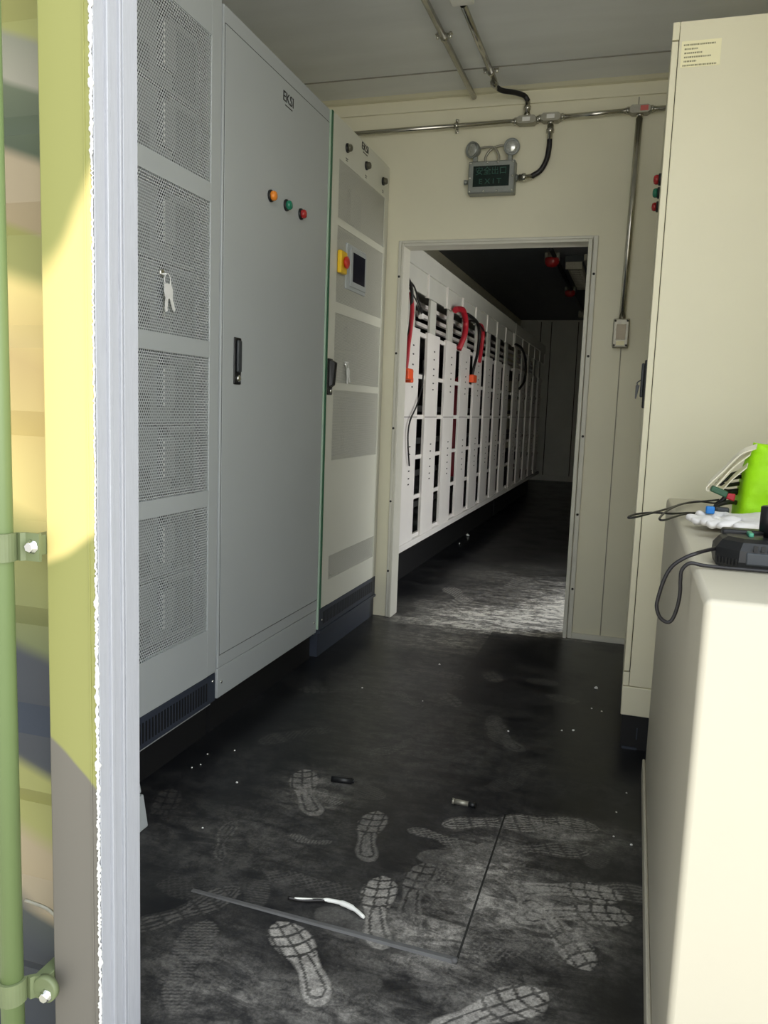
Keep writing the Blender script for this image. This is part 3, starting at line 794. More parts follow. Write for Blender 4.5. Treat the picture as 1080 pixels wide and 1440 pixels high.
# cables out of the bag
b = B(); b.tube([(.245, 2.12, .90), (.214, 2.30, .880), (.177, 2.35, .877), (.133, 2.26, .877), (.091, 2.09, .880), (.048, 1.925, .884), (.011, 1.835, .882), (-.003, 1.838, .880), (.010, 1.905, .880), (.048, 1.949, .882), (.095, 1.978, .880), (.147, 2.06, .876), (.21, 2.06, .874)], .0025, 8)
tag(obj('cable', b, M['cable_black'], origin=(.15, 2.1, TZ)), 'long thin black cable whose loop sticks out past the low cabinet edge', 'cable')
b = B(); b.tube([(.225, 2.30, .890), (.154, 2.30, .877), (.121, 2.20, .879), (.085, 2.015, .882), (.063, 1.850, .882), (.071, 1.820, .882), (.100, 1.924, .880), (.135, 2.03, .877), (.20, 2.10, .876)], .0024, 8)
tag(obj('cable', b, M['cable_black'], origin=(.15, 2.1, TZ)), 'short black cable loop lying just over the low cabinet edge', 'cable')
b = B()
b.tube([(.262, 2.09, .985), (.232, 2.05, .978), (.205, 2.03, .968), (.196, 2.03, .955), (.215, 2.04, .950), (.262, 2.09, .955)], .005, 8)
b.tube([(.262, 2.09, .970), (.232, 2.05, .968), (.200, 2.035, .958), (.190, 2.03, .945), (.215, 2.04, .935), (.262, 2.09, .94)], .005, 8)
b.tube([(.262, 2.09, .90), (.225, 2.02, .912), (.195, 2.0, .905), (.178, 1.99, .885), (.195, 2.0, .876), (.262, 2.09, .88)], .0055, 8)
b.tube([(.262, 2.10, .93), (.220, 2.03, .93), (.205, 2.02, .915), (.192, 2.02, .90), (.21, 2.03, .88), (.262, 2.1, .875)], .0055, 8)
tag(obj('cable_bundle', b, M['cable_black'], origin=(.21, 2.04, TZ)), 'tangle of black leads spilling from the mouth of the lime bag', 'cable')
b = B(); b.hexa([(.170, 1.955, .940), (.206, 1.955, .926), (.206, 1.975, .926), (.170, 1.975, .940), (.175, 1.955, .953), (.210, 1.955, .940), (.210, 1.975, .940), (.175, 1.975, .953)], .003)
tl = thing('test_clip', (.19, 1.965, .93), 'green handled tool with a red tip sticking out of the lime bag', 'tool')
obj('handle', b, M['pcb'], tl)
b = B(); b.hexa([(.205, 1.957, .925), (.224, 1.96, .918), (.224, 1.970, .918), (.205, 1.970, .925), (.208, 1.957, .937), (.226, 1.96, .936), (.226, 1.970, .936), (.208, 1.970, .937)], .003)
obj('tip', b, M['cable_red'], tl)['label'] = 'red plastic tip'
b = B(); b.box(.186, .214, 1.945, 1.962, .889, .905, .004)
tag(obj('plug', b, M['dgrey'], origin=(.2, 1.95, .89)), 'small grey plug among the black leads above the blue tape', 'plug')

# battery charger
ch = thing('battery_charger', (.23, 1.42, TZ), 'black cordless tool battery charger on the near end of the low cabinet', 'charger')
def cl(x0, x1, y0, y1, z, c):
    return [(x0+c, y0, z), (x1-c, y0, z), (x1, y0+c, z), (x1, y1-c, z), (x1-c, y1, z), (x0+c, y1, z), (x0, y1-c, z), (x0, y0+c, z)]
b = B(); b.loft([cl(.139, .335, 1.352, 1.475, TZ, .030), cl(.136, .338, 1.349, 1.478, TZ+.012, .032), cl(.137, .337, 1.350, 1.476, TZ+.030, .032), cl(.146, .328, 1.360, 1.468, TZ+.042, .028), cl(.155, .320, 1.372, 1.462, TZ+.047, .022)], smooth=False)
b.box(.150, .325, 1.435, 1.466, TZ+.040, TZ+.053, .004)
bo = obj('charger_body', b, M['black'], ch)
b = B(); b.box(.178, .332, 1.3475, 1.356, TZ+.008, TZ+.029, .003); b.cur = 1
for i in range(9): b.box(.188+i*.011, .194+i*.011, 1.3465, 1.35, TZ+.031, TZ+.040)
for i in range(7): b.hexa([(.1375+i*.0045, 1.379-i*.0045, TZ+.006), (.1395+i*.0045, 1.377-i*.0045, TZ+.006), (.142+i*.0045, 1.38-i*.0045, TZ+.006), (.14+i*.0045, 1.382-i*.0045, TZ+.006), (.1365+i*.0045, 1.378-i*.0045, TZ+.016), (.1385+i*.0045, 1.376-i*.0045, TZ+.016), (.142+i*.0045, 1.38-i*.0045, TZ+.016), (.14+i*.0045, 1.382-i*.0045, TZ+.016)])
obj('vent_grille', b, [M['dgrey'], M['ink']], bo)['label'] = 'dark grey side with vent slots'
b = B(); b.box(.186, .194, 1.40, 1.43, TZ+.046, TZ+.053, .002); obj('contact_latch', b, M['green_bit'], ch)['label'] = 'teal green contact latch'
b = B(); b.lathe((.222, 1.410, TZ+.047), (0, 0, 1), [(0, .013), (.008, .013), (.010, .0205), (.049, .0205), (.051, .018)], 24)
tag(obj('battery_pack', b, M['black'], origin=(.222, 1.41, TZ+.047)), 'black cylindrical battery pack standing upright in the charger', 'battery')
b = B(); b.tube([(.139, 1.395, .893), (.120, 1.36, .893), (.104, 1.335, .891), (.087, 1.33, .883), (.070, 1.33, .868), (.060, 1.33, .847), (.053, 1.33, .816), (.052, 1.33, .799), (.058, 1.33, .784), (.069, 1.33, .777), (.077, 1.33, .783), (.083, 1.33, .805), (.085, 1.33, .828), (.084, 1.33, .847), (.085, 1.33, .864), (.096, 1.33, .8755), (.115, 1.332, .8735), (.14, 1.333, .8725), (.177, 1.333, .8725), (.25, 1.335, .8725)], .0030, 10)
obj('power_cord', b, M['rubber'], ch)['label'] = 'black cord hanging in a loop over the cabinet edge'

# ------------------------------------------------------------------ pipework on the partition and ceiling
WY = 3.995
def Wp(x, z, d):      # a point read on the wall plane, moved to stand d in front of it
    s = (WY-d)/WY; return (x*s, WY-d, 1.1+(z-1.1)*s)
PD = .030
def clip_at(parent, p, axis, r):
    b = B(); a = Vector(axis)
    b.lathe(Vector(p)-a*.009, axis, [(0, r*1.35), (.018, r*1.35)], 16)
    w = Vector((0, 0, 1)) if abs(a.x) > .5 else Vector((1, 0, 0))
    up = Vector((0, -1, 0)) if abs(a.x) > .5 else Vector((0, 0, -1))
    for sg in (-1, 1):
        c = Vector(p)+w*sg*r*2.1
        b.lathe(c - up*.018, up, [(0, .006), (.022, .006), (.024, .003)], 10)
    e0, e1 = Vector(p)-w*r*2.8-a*.008-up*(r), Vector(p)+w*r*2.8+a*.008-up*(r-.003)
    b.box(min(e0.x, e1.x), max(e0.x, e1.x), min(e0.y, e1.y), max(e0.y, e1.y), min(e0.z, e1.z), max(e0.z, e1.z))
    obj('pipe_clip', b, M['steel'], parent)
def tee(name, xc, zc, down, label, red=False):
    p = Vector(Wp(xc, zc, PD)); t = thing(name, p, label, 'junction box', 'cast junction boxes along the partition pipe')
    b = B(); L = .047
    oct_ = [(-L*.72, -.019), (L*.72, -.019), (L, -.010), (L, .010), (L*.72, .019), (-L*.72, .019), (-L, .010), (-L, -.010)]
    b.loft([[(p.x+x, WY-.006, p.z+z) for x, z in oct_], [(p.x+x, WY-.046, p.z+z) for x, z in oct_], [(p.x+x*.94, WY-.050, p.z+z*.9) for x, z in oct_]], smooth=False)
    obj('box_body', b, M['steel_matte'], t)
    b = B()
    for v, d in (((-L, 0, 0), (-1, 0, 0)), ((L, 0, 0), (1, 0, 0)), ((0, 0, down*.018), (0, 0, down))):
        b.lathe(p+Vector(v), d, [(0, .0165), (.010, .0165), (.011, .013), (.018, .013)], 6)
        obj('pipe_nut', b, M['steel'], t); b = B()
    b = B()
    if red: b.box(p.x+.002, p.x+.036, WY-.0515, WY-.0495, p.z-.010, p.z+.012)
    else: b.box(p.x-.018, p.x+.018, WY-.0515, WY-.0495, p.z-.008, p.z+.010)
    obj('label_plate', b, M['red_lbl'] if red else M['white'], t)['label'] = 'red label' if red else 'pale label plate'
    return p
t1 = tee('junction_box', -.600, 2.472, 1, 'left cast junction box on the partition pipe with a flexible hose rising from it')
t2 = tee('junction_box', -.487, 2.477, -1, 'middle cast junction box on the partition pipe feeding the exit sign hose')
t3 = tee('junction_box', -.089, 2.484, -1, 'right cast junction box with a red label above the vertical pipe', True)
HR = .0115
def hpipe(x0, x1, z0, z1, label, clips=()):
    t = thing('conduit_pipe', (x0, WY-PD, z0), label, 'pipe')
    b = B(); b.cyl((x0, WY-PD, z0), (x1, WY-PD, z1), HR); obj('pipe', b, M['steel'], t)
    for x in clips: clip_at(t, (x, WY-PD, z0+(z1-z0)*(x-x0)/(x1-x0)), (1, 0, 0), HR)
hpipe(-1.90, t1.x-.06, t1.z-.008, t1.z, 'horizontal steel conduit along the partition from the left cabinets to the first junction box', (-.930,))
hpipe(t1.x+.062, t2.x-.062, t1.z, t2.z, 'very short steel coupling between the two left junction boxes')
hpipe(t2.x+.062, t3.x-.062, t2.z, t3.z, 'horizontal steel conduit between the middle junction box and the red labelled one')
hpipe(t3.x+.062, .79, t3.z, t3.z, 'horizontal steel conduit running right behind the right-hand cabinet')
sw = Vector(Wp(-.102, 1.489, .03))
t = thing('conduit_pipe', (t3.x, WY-PD, t3.z), 'vertical steel conduit dropping down the partition to the switch box', 'pipe')
b = B(); b.cyl((t3.x, WY-PD, t3.z-.036), (sw.x+.001, WY-PD, sw.z+.06), .0150, seg=24); obj('pipe', b, M['steel'], t)
# switch box
s_ = thing('switch_box', (sw.x, WY, sw.z), 'small cast metal switch box at the foot of the vertical conduit', 'switch')
b = B(); b.box(sw.x-.0365, sw.x+.0365, WY-.048, WY-.003, sw.z-.066, sw.z+.066, .006, 3); obj('box_body', b, M['steel_matte'], s_)
b = B(); b.box(sw.x-.021, sw.x+.021, WY-.052, WY-.047, sw.z-.030, sw.z+.040, .002); obj('rocker', b, mat('rocker_plate', (192, 180, 160), .5), s_)
b = B(); b.box(sw.x-.019, sw.x+.019, WY-.050, WY-.047, sw.z-.056, sw.z-.036); obj('label_plate', b, M['cream_lbl'], s_)['label'] = 'cream label plate'
b = B()
for sx in (-1, 1):
    for sz in (-1, 1): b.lathe((sw.x+sx*.027, WY-.047, sw.z+sz*.056), (0, -1, 0), [(0, .005), (.003, .005), (.004, .002)], 10)
obj('screw', b, M['seam'], s_)
# hoses
def hose(pts, r, label, e0, e1):
    t = thing('flexible_hose', pts[0], label, 'hose')
    b = B(); b.tube(pts, r, 14, sub=10); obj('hose_body', b, M['rubber'], t)
    for p, d in (e0, e1):
        b = B(); b.lathe(p, d, [(0, r*1.02), (.028, r*1.02), (.030, r*1.5), (.045, r*1.5), (.047, r*1.2), (.062, r*1.2)], 12)
        obj('hose_fitting', b, M['steel'], t)
# exit sign
SC = Vector(Wp(-.7535, 2.221, .05))
hose([(t2.x, WY-PD, t2.z-.092), (t2.x-.001, WY-PD, t2.z-.135), (t2.x-.009, WY-PD, t2.z-.185), (t2.x-.034, WY-PD, t2.z-.232), (t2.x-.075, WY-PD, SC.z+.002)], .0125,
     'black flexible hose from the middle junction box curving to the exit sign', ((t2.x, WY-PD, t2.z-.096), (0, 0, 1)), ((t2.x-.072, WY-PD, SC.z+.001), (-1, 0, -.03)))
hose([(-.722, 3.835, 2.572), (-.700, 3.870, 2.568), (-.650, 3.915, 2.572), (-.612, 3.955, 2.570), (t1.x+.002, WY-PD, 2.548)], .0115,
     'black flexible hose linking the ceiling conduit to the left junction box', ((-.722, 3.838, 2.571), (-.10, -1, .05)), ((t1.x, WY-PD, 2.555), (0, 0, -1)))
ex = thing('exit_sign', (SC.x, WY, SC.z), 'grey metal emergency exit sign with a dark screen and two lamp heads above the doorway', 'sign')
W2, H2 = .1115, .0745
b = B(); b.box(SC.x-W2, SC.x+W2, WY-.064, WY-.002, SC.z-H2, SC.z+H2, .006, 3); b.box(SC.x-W2+.004, SC.x+W2-.004, WY-.068, WY-.063, SC.z-H2+.004, SC.z+H2-.004, .003)
b.lathe((SC.x-W2, WY-.035, SC.z-.012), (-1, 0, 0), [(0, .010), (.014, .010), (.016, .012), (.024, .012)], 12)
b.lathe((SC.x+W2, WY-PD, SC.z), (1, 0, 0), [(0, .016), (.008, .016), (.009, .011), (.02, .011)], 6)
sb = obj('sign_housing', b, M['sign_body'], ex)
b = B()
for sx, sz in ((-1, -1), (1, -1), (1, 1), (-1, 1), (-.33, -1), (.30, -1), (-1, -.05), (1, 0), (-.2, 1), (.3, 1)):
    b.lathe((SC.x+sx*(W2-.011), WY-.067, SC.z+sz*(H2-.010)), (0, -1, 0), [(0, .0055), (.004, .005), (.0055, .002)], 10)
obj('screw', b, M['chrome'], sb)
b = B(); b.box(SC.x-.0865, SC.x+.0865, WY-.0705, WY-.066, SC.z-.044, SC.z+.050, .001); scn = obj('sign_panel', b, M['sign'], ex)
b = B(); b.add_mesh(text_mesh('安全出口', .040), face_my((SC.x, WY-.0712, SC.z+.024), .95, .95)); b.add_mesh(text_mesh('E X I T', .036), face_my((SC.x-.004, WY-.0712, SC.z-.022), 1.05, .9))
obj('lettering', b, M['sign_txt'], scn)['label'] = 'dull green lettering reading EXIT in Chinese and English'
def head(cx, cz, tilt, neck):
    d = Vector((tilt, -1, -.10)).normalized(); c = Vector((cx, WY-.045, cz))
    b = B(); b.lathe(c-d*.035, d, [(0, .012), (.006, .026), (.026, .036), (.032, .038), (.044, .038), (.046, .033), (.040, .031)], 28)
    h = obj('lamp_head', b, M['sign_body'], ex)
    b = B(); b.lathe(c+d*.004, d, [(0, .030), (.004, .026), (.007, .014), (.008, .002)], 24); obj('lamp_lens', b, M['lens'], h)
    b = B(); b.tube(neck, .0055, 10, sub=8); obj('lamp_arm', b, M['steel_matte'], ex)
zt = SC.z+H2
head(SC.x-.098, zt+.058, -.55, [(SC.x+.028, WY-.04, zt-.004), (SC.x+.027, WY-.04, zt+.028), (SC.x+.006, WY-.04, zt+.062), (SC.x-.030, WY-.038, zt+.070), (SC.x-.068, WY-.036, zt+.066), (SC.x-.085, WY-.03, zt+.060)])
head(SC.x+.088, zt+.062, .10, [(SC.x-.038, WY-.03, zt-.004), (SC.x-.036, WY-.03, zt+.030), (SC.x-.012, WY-.03, zt+.060), (SC.x+.025, WY-.03, zt+.074), (SC.x+.065, WY-.028, zt+.072), (SC.x+.085, WY-.02, zt+.062)])
for dx in (-.085, .082):
    b = B(); b.box(SC.x+dx-.010, SC.x+dx+.010, WY-.05, WY-.02, zt-.003, zt+.030, .003); obj('lamp_mount', b, M['sign_body'], ex)
# ceiling conduits
t = thing('conduit_pipe', (-.85, 3.0, 2.58), 'left ceiling conduit ending open just before the partition', 'pipe')
b = B(); b.cyl((-.849, 1.6, 2.585), (-.852, 3.965, 2.585), HR+.0015); obj('pipe', b, M['steel'], t); clip_at(t, (-.850, 3.331, 2.585), (0, 1, 0), HR+.001)
t = thing('conduit_pipe', (-.72, 3.3, 2.58), 'right ceiling conduit from the ceiling box to the flexible hose', 'pipe')
b = B(); b.cyl((-.720, 3.085, 2.582), (-.723, 3.790, 2.582), HR+.001); obj('pipe', b, M['steel'], t); clip_at(t, (-.7225, 3.69, 2.582), (0, 1, 0), HR+.001)
t = thing('ceiling_box', (-.716, 3.03, 2.61), 'small pale junction box on the ceiling where the right conduit starts', 'junction box')
b = B(); b.box(-.758, -.674, 2.97, 3.068, 2.568, 2.612, .004); b2 = obj('box_body', b, M['white'], t)
b = B(); b.box(-.745, -.700, 3.062, 3.072, 2.575, 2.590, .002); obj('latch', b, M['dgrey'], b2)
b = B(); b.cyl((-.775, 3.01, 2.588), (-.755, 3.02, 2.588), .009); obj('cable_gland', b, M['steel'], t)

# ------------------------------------------------------------------ back room: battery racks
RKX = -1.27
LV = (.316, .561, .808, 1.055, 1.30, 1.55)
def rack(y0, nb, pitch, pw, label, first):
    y1 = y0+nb*pitch
    t = thing('battery_rack', (-1.56, (y0+y1)/2, 0), label, 'rack', 'white battery racks in the back room')
    b = B(); b.box(-1.84, -1.40, y0-.05, y1+.05, 0, .268); obj('base', b, M['black_base'], t)
    b = B(); b.box(-1.84, RKX+.012, y0-.06, y1+.04, .268, .306, .003); obj('bottom_beam', b, M['rack'], t)
    b = B(); b.box(-1.84, RKX-.004, y0-.06, y1+.02, 1.915, 1.93); b.box(RKX-.02, RKX+.006, y0-.06, y1+.02, 1.912, 2.024, .003); obj('top_cover', b, M['rack_grey'], t)
    b = B(); b.box(-1.86, -1.84, y0-.06, y1+.04, .3, 1.95); obj('back_panel', b, M['rack_in'], t)
    for z in LV:
        b = B(); b.box(RKX-.030, RKX-.013, y0-.05, y1, z-.013, z+.013, .002); obj('shelf_beam', b, M['rack'], t)
    for z in LV:
        b = B(); b.box(-1.83, RKX-.05, y0-.05, y1, z-.012, z+.004); b.box(-1.62, -1.60, y0-.05, y1, z+.03, z+.075); obj('shelf_tray', b, M['tray'], t)
    for q in range(4):
        b = B(); b.box(-1.48+q*.03, -1.45+q*.03, y0-.05, y1, 1.60+q*.050, 1.624+q*.050); obj('rear_rail', b, M['rack'], t)
    for k_ in range(nb):
        ya = y0+k_*pitch
        b = B(); b.box(RKX-.012, RKX, ya, ya+pw, .30, 1.574, .002); b.box(RKX-.018, RKX-.011, ya, ya+.006, .30, 1.574)
        b.cur = 1; b.box(RKX-.0015, RKX+.0008, ya, ya+pw, 1.053, 1.057)
        for zz in (1.47, 1.42, 1.36, 1.32, 1.27, 1.23, .88, .835, .785, .735, .69, .655):
            b.box(RKX-.001, RKX+.0012, ya+pw*.52, ya+pw*.52+.028, zz-.004, zz+.004)
        obj('upright', b, [M['rack'], M['seam']], t)
        b = B(); b.box(RKX-.03, RKX-.014, ya+.09, ya+.24, 1.56, 1.80, .002); obj('post', b, M['rack_grey'], t)
        yc = ya-.05-(.0)
        b = B(); b.box(RKX-.016, RKX-.002, yc+.004, yc+pitch-.004, 1.782, 1.912, .001); obj('header_panel', b, M['rack_grey'], t)
        b = B(); b.box(RKX-.014, RKX+.008, yc+pitch-.012, yc+pitch+.004, 1.775, 1.915, .001); obj('header_rib', b, M['rack'], t)
rack(4.395, 8, .505, .315, 'long white battery rack standing just beyond the doorway', True)
rack(8.58, 5, .545, .32, 'dim white battery rack at the far end of the back room', False)

def cable(pts, r, m, label, cat='cable'):
    b = B(); b.tube(pts, r, 8, sub=8)
    return tag(obj('power_cable', b, m, origin=pts[0]), label, cat)
K = M['cable_black']; RD = M['cable_red']
cable([(-1.24, 5.50, 1.785), (-1.24, 5.572, 1.800), (-1.24, 5.734, 1.811), (-1.24, 5.832, 1.764), (-1.24, 5.854, 1.717), (-1.24, 5.826, 1.644), (-1.27, 5.793, 1.54)], .022, RD, 'thick red cable arching over the fourth opening of the near rack')
cable([(-1.262, 4.20, 1.84), (-1.24, 4.265, 1.809), (-1.24, 4.349, 1.78), (-1.24, 4.386, 1.738), (-1.24, 4.39, 1.642), (-1.24, 4.366, 1.532), (-1.25, 4.347, 1.45)], .010, K, 'thick black cable dropping at the near end of the rack')
cable([(-1.262, 4.21, 1.83), (-1.24, 4.276, 1.80), (-1.24, 4.432, 1.777), (-1.24, 4.527, 1.714), (-1.24, 4.612, 1.669), (-1.26, 4.645, 1.645)], .005, K, 'outer thin black wire swooping to a white plug on the near rack')
cable([(-1.255, 4.345, 1.775), (-1.24, 4.429, 1.728), (-1.24, 4.531, 1.687), (-1.26, 4.625, 1.650)], .004, K, 'inner thin black wire running to a white plug on the near rack')
b = B(); b.box(-1.264, -1.240, 4.628, 4.668, 1.628, 1.660, .003); tag(obj('plug', b, M['white'], origin=(-1.25, 4.64, 1.63)), 'small white plug where two thin black wires meet on the near rack', 'plug')
cable([(-1.25, 4.405, 1.745), (-1.235, 4.388, 1.642), (-1.235, 4.368, 1.532), (-1.235, 4.34, 1.449), (-1.235, 4.325, 1.378), (-1.24, 4.322, 1.310)], .012, RD, 'dark red cable hanging to an orange connector beside the doorway frame')
b = B(); b.box(-1.268, -1.205, 4.262, 4.362, 1.262, 1.322, .008); b.box(-1.262, -1.215, 4.355, 4.405, 1.248, 1.278, .006)
tag(obj('cable_connector', b, M['orange'], origin=(-1.24, 4.32, 1.27)), 'orange connector at the near end of the rack beside the doorway frame', 'connector')
cable([(-1.265, 6.02, 1.82), (-1.24, 6.098, 1.802), (-1.24, 6.302, 1.78), (-1.24, 6.386, 1.697), (-1.24, 6.36, 1.564), (-1.25, 6.306, 1.461), (-1.26, 6.29, 1.38)], .012, K, 'thick black cable hanging over the fifth opening of the near rack')
cable([(-1.265, 5.98, 1.76), (-1.24, 6.07, 1.775), (-1.24, 6.342, 1.784), (-1.24, 6.564, 1.753), (-1.26, 6.72, 1.715)], .007, K, 'thin black cable sagging across the header of the near rack')
cable([(-1.262, 6.45, 1.79), (-1.25, 6.533, 1.781), (-1.25, 6.60, 1.719), (-1.255, 6.584, 1.597), (-1.262, 6.56, 1.50)], .016, RD, 'dull red cable hanging next to the thick black one halfway along the near rack')
b = B(); b.box(-1.275, -1.235, 6.23, 6.36, 1.325, 1.385, .006); tag(obj('cable_connector', b, M['orange'], origin=(-1.25, 6.3, 1.35)), 'smaller orange connector deeper inside the back room rack', 'connector')
cable([(-1.262, 4.775, 1.40), (-1.255, 4.763, 1.316), (-1.255, 4.731, 1.219), (-1.255, 4.638, 1.122), (-1.255, 4.517, 1.043), (-1.255, 4.476, 0.974), (-1.255, 4.482, 0.897), (-1.255, 4.506, 0.827), (-1.26, 4.545, 0.770)], .005, K, 'thin black wire bowing across the nearest rack upright')
cable([(-1.30, 6.07, 1.34), (-1.33, 6.076, 1.311), (-1.33, 6.063, 1.159), (-1.33, 6.049, 1.007), (-1.33, 6.037, 0.844), (-1.33, 6.021, 0.60)], .03, RD, 'thick red cable running down inside the near rack')
cable([(-1.262, 8.50, 1.81), (-1.24, 8.70, 1.80), (-1.24, 8.892, 1.78), (-1.24, 9.132, 1.715), (-1.24, 9.246, 1.579), (-1.25, 9.195, 1.448), (-1.26, 8.95, 1.367)], .013, K, 'black cable arching on the dim far rack')

# ceiling fittings of the back room
def siren(x, y, s, label):
    t = thing('alarm_beacon', (x, y, CE+.02), label, 'alarm light', 'red alarm beacons on the back room ceiling')
    b = B(); b.lathe((x, y, CE+.022), (0, 0, -1), [(0, .045*s), (.05*s, .045*s), (.055*s, .030*s)], 20); b.box(x-.07*s, x-.04*s, y-.02, y+.02, CE-.06*s, CE+.02, .004); b.box(x+.04*s, x+.07*s, y-.02, y+.02, CE-.06*s, CE+.02, .004)
    obj('mount', b, M['steel_matte'], t)
    b = B(); b.lathe((x, y, CE-.032*s), (0, 0, -1), [(0, .066*s), (.012*s, .070*s), (.05*s, .066*s), (.075*s, .045*s), (.085*s, .01)], 24); obj('dome', b, M['led_r'], t)['label'] = 'red dome'
siren(-.885, 8.0, 1.0, 'nearer red alarm beacon hanging from the back room ceiling')
siren(-.88, 10.1, .9, 'farther red alarm beacon hanging from the back room ceiling')
t = thing('conduit_pipe', (-.89, 9.5, CE), 'dark conduit running along the back room ceiling past the red beacons', 'pipe')
b = B(); b.cyl((-.86, 7.6, CE-.02), (-.87, 12.4, CE-.02), .02); obj('pipe', b, M['black'], t)
b = B(); b.box(-.94, -.82, 12.4, 12.55, CE-.07, CE+.02, .005); obj('end_box', b, M['steel_matte'], t)
t = thing('ceiling_light', (-.68, 8.8, CE), 'unlit caged strip light on the back room ceiling', 'light')
b = B(); b.box(-.78, -.60, 8.15, 9.6, CE-.05, CE+.02, .006); hs = obj('housing', b, M['dgrey'], t)
b = B(); b.cyl((-.69, 8.22, CE-.07), (-.69, 9.55, CE-.07), .025); obj('tube', b, M['tray'], t)
b = B()
for i in range(22): b.tube([(-.765, 8.2+i*.063, CE-.05), (-.75, 8.2+i*.063, CE-.10), (-.63, 8.2+i*.063, CE-.10), (-.615, 8.2+i*.063, CE-.05)], .004, 6, raw=True)
b.box(-.77, -.61, 8.145, 8.16, CE-.11, CE-.04, .003); b.box(-.595, -.57, 8.1, 9.7, CE-.04, CE+.02)
obj('wire_cage', b, M['steel_matte'], t)
b = B(); b.box(-2.0+.06, -1.86, 13.52, 13.6, 2.42, 2.50, .01); b.lathe((-1.90, 13.52, 2.46), (0, -1, 0), [(0, .03), (.02, .028), (.03, .01)], 16)
tag(obj('wall_sounder', b, M['white'], origin=(-1.9, 13.6, 2.46)), 'small pale sounder box high on the far wall above the rack', 'sounder')

# ------------------------------------------------------------------ bits on the floor
b = B()
b.hexa([(-.885, 1.490, 0), (-.275, 1.462, 0), (-.275, 1.478, 0), (-.885, 1.502, 0), (-.885, 1.492, .002), (-.275, 1.465, .007), (-.275, 1.475, .007), (-.885, 1.500, .002)])
b.lathe((-.272, 1.470, 0), (0, 0, 1), [(0, .008), (.006, .008), (.009, .003)], 12)
b.cur = 1; b.box(-.270, -.2655, 1.478, 2.10, .0, .0015)
hatch = tag(obj('floor_strip', b, [M['strip'], M['seam']]), 'thin grey edging strip of a hatch in the black floor', 'strip')
b = B(); b.tube([(-.655, 1.533, .010), (-.62, 1.549, .006), (-.585, 1.560, .006), (-.547, 1.560, .007), (-.515, 1.550, .007), (-.486, 1.534, .004)], [.003]*6+[.003]*6+[.0045]*6+[.006]*6+[.0045]*6+[.003], 8, sub=6)
w = obj('bent_wire', b, M['crumb'], origin=(-.55, 1.55, 0)); tag(w, 'bent white scrap of wire lying beside the floor hatch strip', 'wire scrap')
b = B(); b.tube([(-.664, 1.530, .012), (-.635, 1.542, .005), (-.600, 1.556, .0045), (-.575, 1.562, .005)], .0042, 8); obj('sheath', b, M['cable_black'], w)['label'] = 'black sheath end'
b = B(); b.cyl((-.784, 2.108, .009), (-.722, 2.116, .009), .009, seg=12); b.cyl((-.722, 2.116, .009), (-.716, 2.117, .009), .006, seg=10)
tag(obj('cable_stub', b, M['black'], origin=(-.75, 2.11, 0)), 'short black cable offcut on the floor, left of the pale one', 'offcut')
t = thing('cable_stub', (-.388, 2.109, 0), 'short pale cable offcut with a black end on the floor above the shoe prints', 'offcut')
b = B(); b.cyl((-.413, 2.109, .008), (-.372, 2.108, .008), .0075, seg=12); b.cyl((-.419, 2.109, .008), (-.413, 2.109, .008), .009, seg=12); obj('core', b, M['steel_matte'], t)
b = B(); b.cyl((-.372, 2.108, .008), (-.352, 2.107, .008), .008, seg=12); obj('end_cap', b, M['black'], t)['label'] = 'black end'
crumbs = [(-.08, 3.261, .009), (-.084, 3.024, .004), (-.047, 3.009, .004), (-.172, 2.763, .004), (-.135, 2.779, .005), (.05, 2.358, .003), (.025, 2.227, .003), (.021, 2.089, .003), (.066, 2.062, .004),
          (-1.208, 2.035, .003), (-1.194, 2.062, .003), (-1.212, 2.136, .0025), (-1.0, 1.74, .003), (-1.037, 1.998, .004), (-1.147, 2.191, .003),
          (-.744, 3.305, .005), (-.348, 2.684, .004), (-1.36, 6.94, .018), (-1.34, 6.5, .008), (-.959, 2.894, .004), (-.70, 2.85, .003)]
b = B(); bmesh.ops.create_icosphere(b.bm, subdivisions=1, radius=1)
for v in b.bm.verts: v.co *= random.uniform(.75, 1.2); v.co.z = v.co.z*.7
b.bm.verts.ensure_lookup_table(); mz = min(v.co.z for v in b.bm.verts)
for v in b.bm.verts: v.co.z -= mz
proto = obj('debris_crumb', b, M['crumb'])
for i, (x, y, r) in enumerate(crumbs):
    o = proto if i == 0 else proto.copy()
    if i: C.objects.link(o)
    o.location = (x, y, 0); o.scale = (r, r, r); o.rotation_euler = (0, 0, i*1.3)
    tag(o, 'tiny white crumb of debris lying on the black floor', 'debris', 'white crumbs scattered on the floor')
proto['label'] = 'largest white crumb on the floor in front of the right end of the partition'

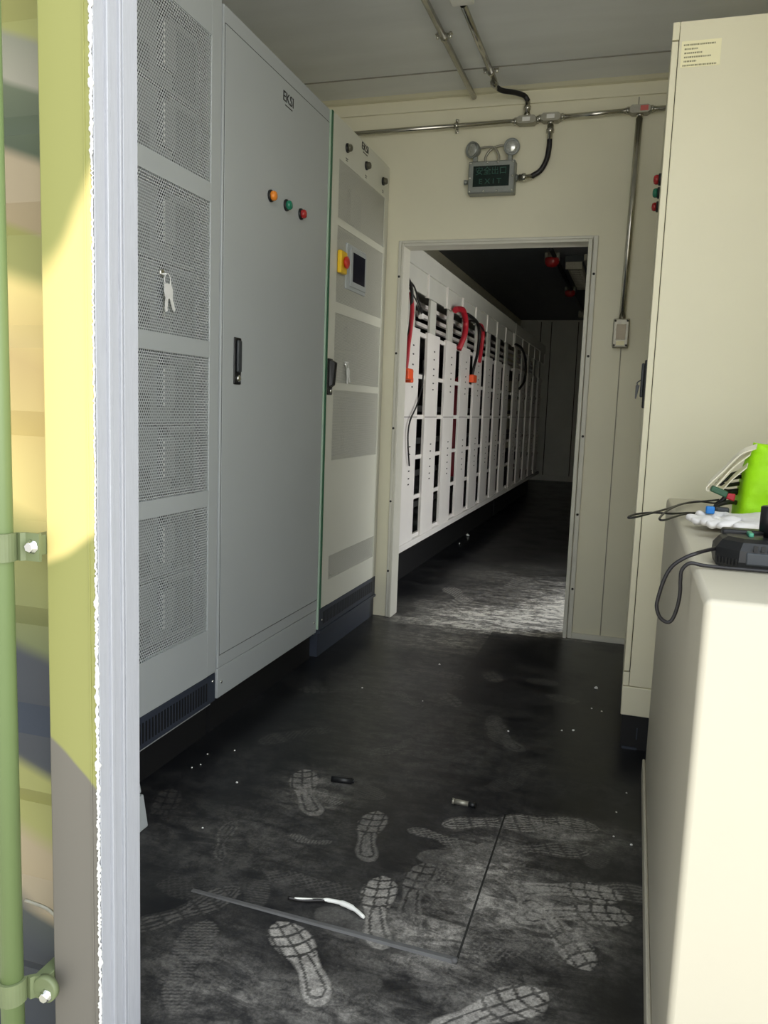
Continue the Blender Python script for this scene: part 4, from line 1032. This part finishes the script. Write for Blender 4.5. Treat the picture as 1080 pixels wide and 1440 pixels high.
# ------------------------------------------------------------------ light
w = bpy.data.worlds.new('sky'); bpy.context.scene.world = w; w.use_nodes = True
nt = w.node_tree; bgd = nt.nodes['Background']
tc = nt.nodes.new('ShaderNodeTexCoord'); sp = nt.nodes.new('ShaderNodeSeparateXYZ'); nt.links.new(tc.outputs['Generated'], sp.inputs[0])
rp = nt.nodes.new('ShaderNodeValToRGB'); nt.links.new(sp.outputs['Z'], rp.inputs['Fac'])
rp.color_ramp.elements[0].position = 0; rp.color_ramp.elements[0].color = (1.0, .985, .95, 1)
rp.color_ramp.elements[1].position = .7; rp.color_ramp.elements[1].color = (.84, .92, 1.0, 1)
nt.links.new(rp.outputs['Color'], bgd.inputs['Color'])
kk = NB(nt); side = kk.m('MULTIPLY_ADD', kk.smooth(sp.outputs['X'], -.6, .9), 1.35, .42)      # hazy sky, brighter towards +X
nt.links.new(kk.m('MULTIPLY', side, 1.25), bgd.inputs['Strength'])
L = bpy.data.lights.new('sun', 'SUN'); L.energy = 2.6; L.angle = .02; L.color = (1, .95, .86)
so = bpy.data.objects.new('sun', L); C.objects.link(so)
so.rotation_euler = Vector((.25, -.65, -1)).normalized().to_track_quat('-Z', 'Y').to_euler()

# ------------------------------------------------------------------ camera
yaw, pit, rol = -.29985, -.12875, .0363
fwd = Vector((math.sin(yaw)*math.cos(pit), math.cos(yaw)*math.cos(pit), math.sin(pit)))
rgt = Vector((math.cos(yaw), -math.sin(yaw), 0)); upv = rgt.cross(fwd)
r2 = rgt*math.cos(rol) + upv*math.sin(rol); u2 = -rgt*math.sin(rol) + upv*math.cos(rol)
cd = bpy.data.cameras.new('camera'); cam = bpy.data.objects.new('camera', cd); C.objects.link(cam)
cam.matrix_world = Matrix(((r2.x, u2.x, -fwd.x, 0), (r2.y, u2.y, -fwd.y, 0), (r2.z, u2.z, -fwd.z, 1.1), (0, 0, 0, 1)))
cd.sensor_fit = 'AUTO'; cd.sensor_width = 36; cd.lens = 1125.9/1440*36; cd.clip_start = .02; cd.clip_end = 100
sc = bpy.context.scene; sc.camera = cam
sc.view_settings.view_transform = 'Standard'; sc.view_settings.look = 'None'; sc.view_settings.gamma = 1; sc.view_settings.use_curve_mapping = False
sc.view_settings.exposure = 1.05
sc.cycles.max_bounces = 10; sc.cycles.diffuse_bounces = 6; sc.cycles.transparent_max_bounces = 24; sc.cycles.use_denoising = True
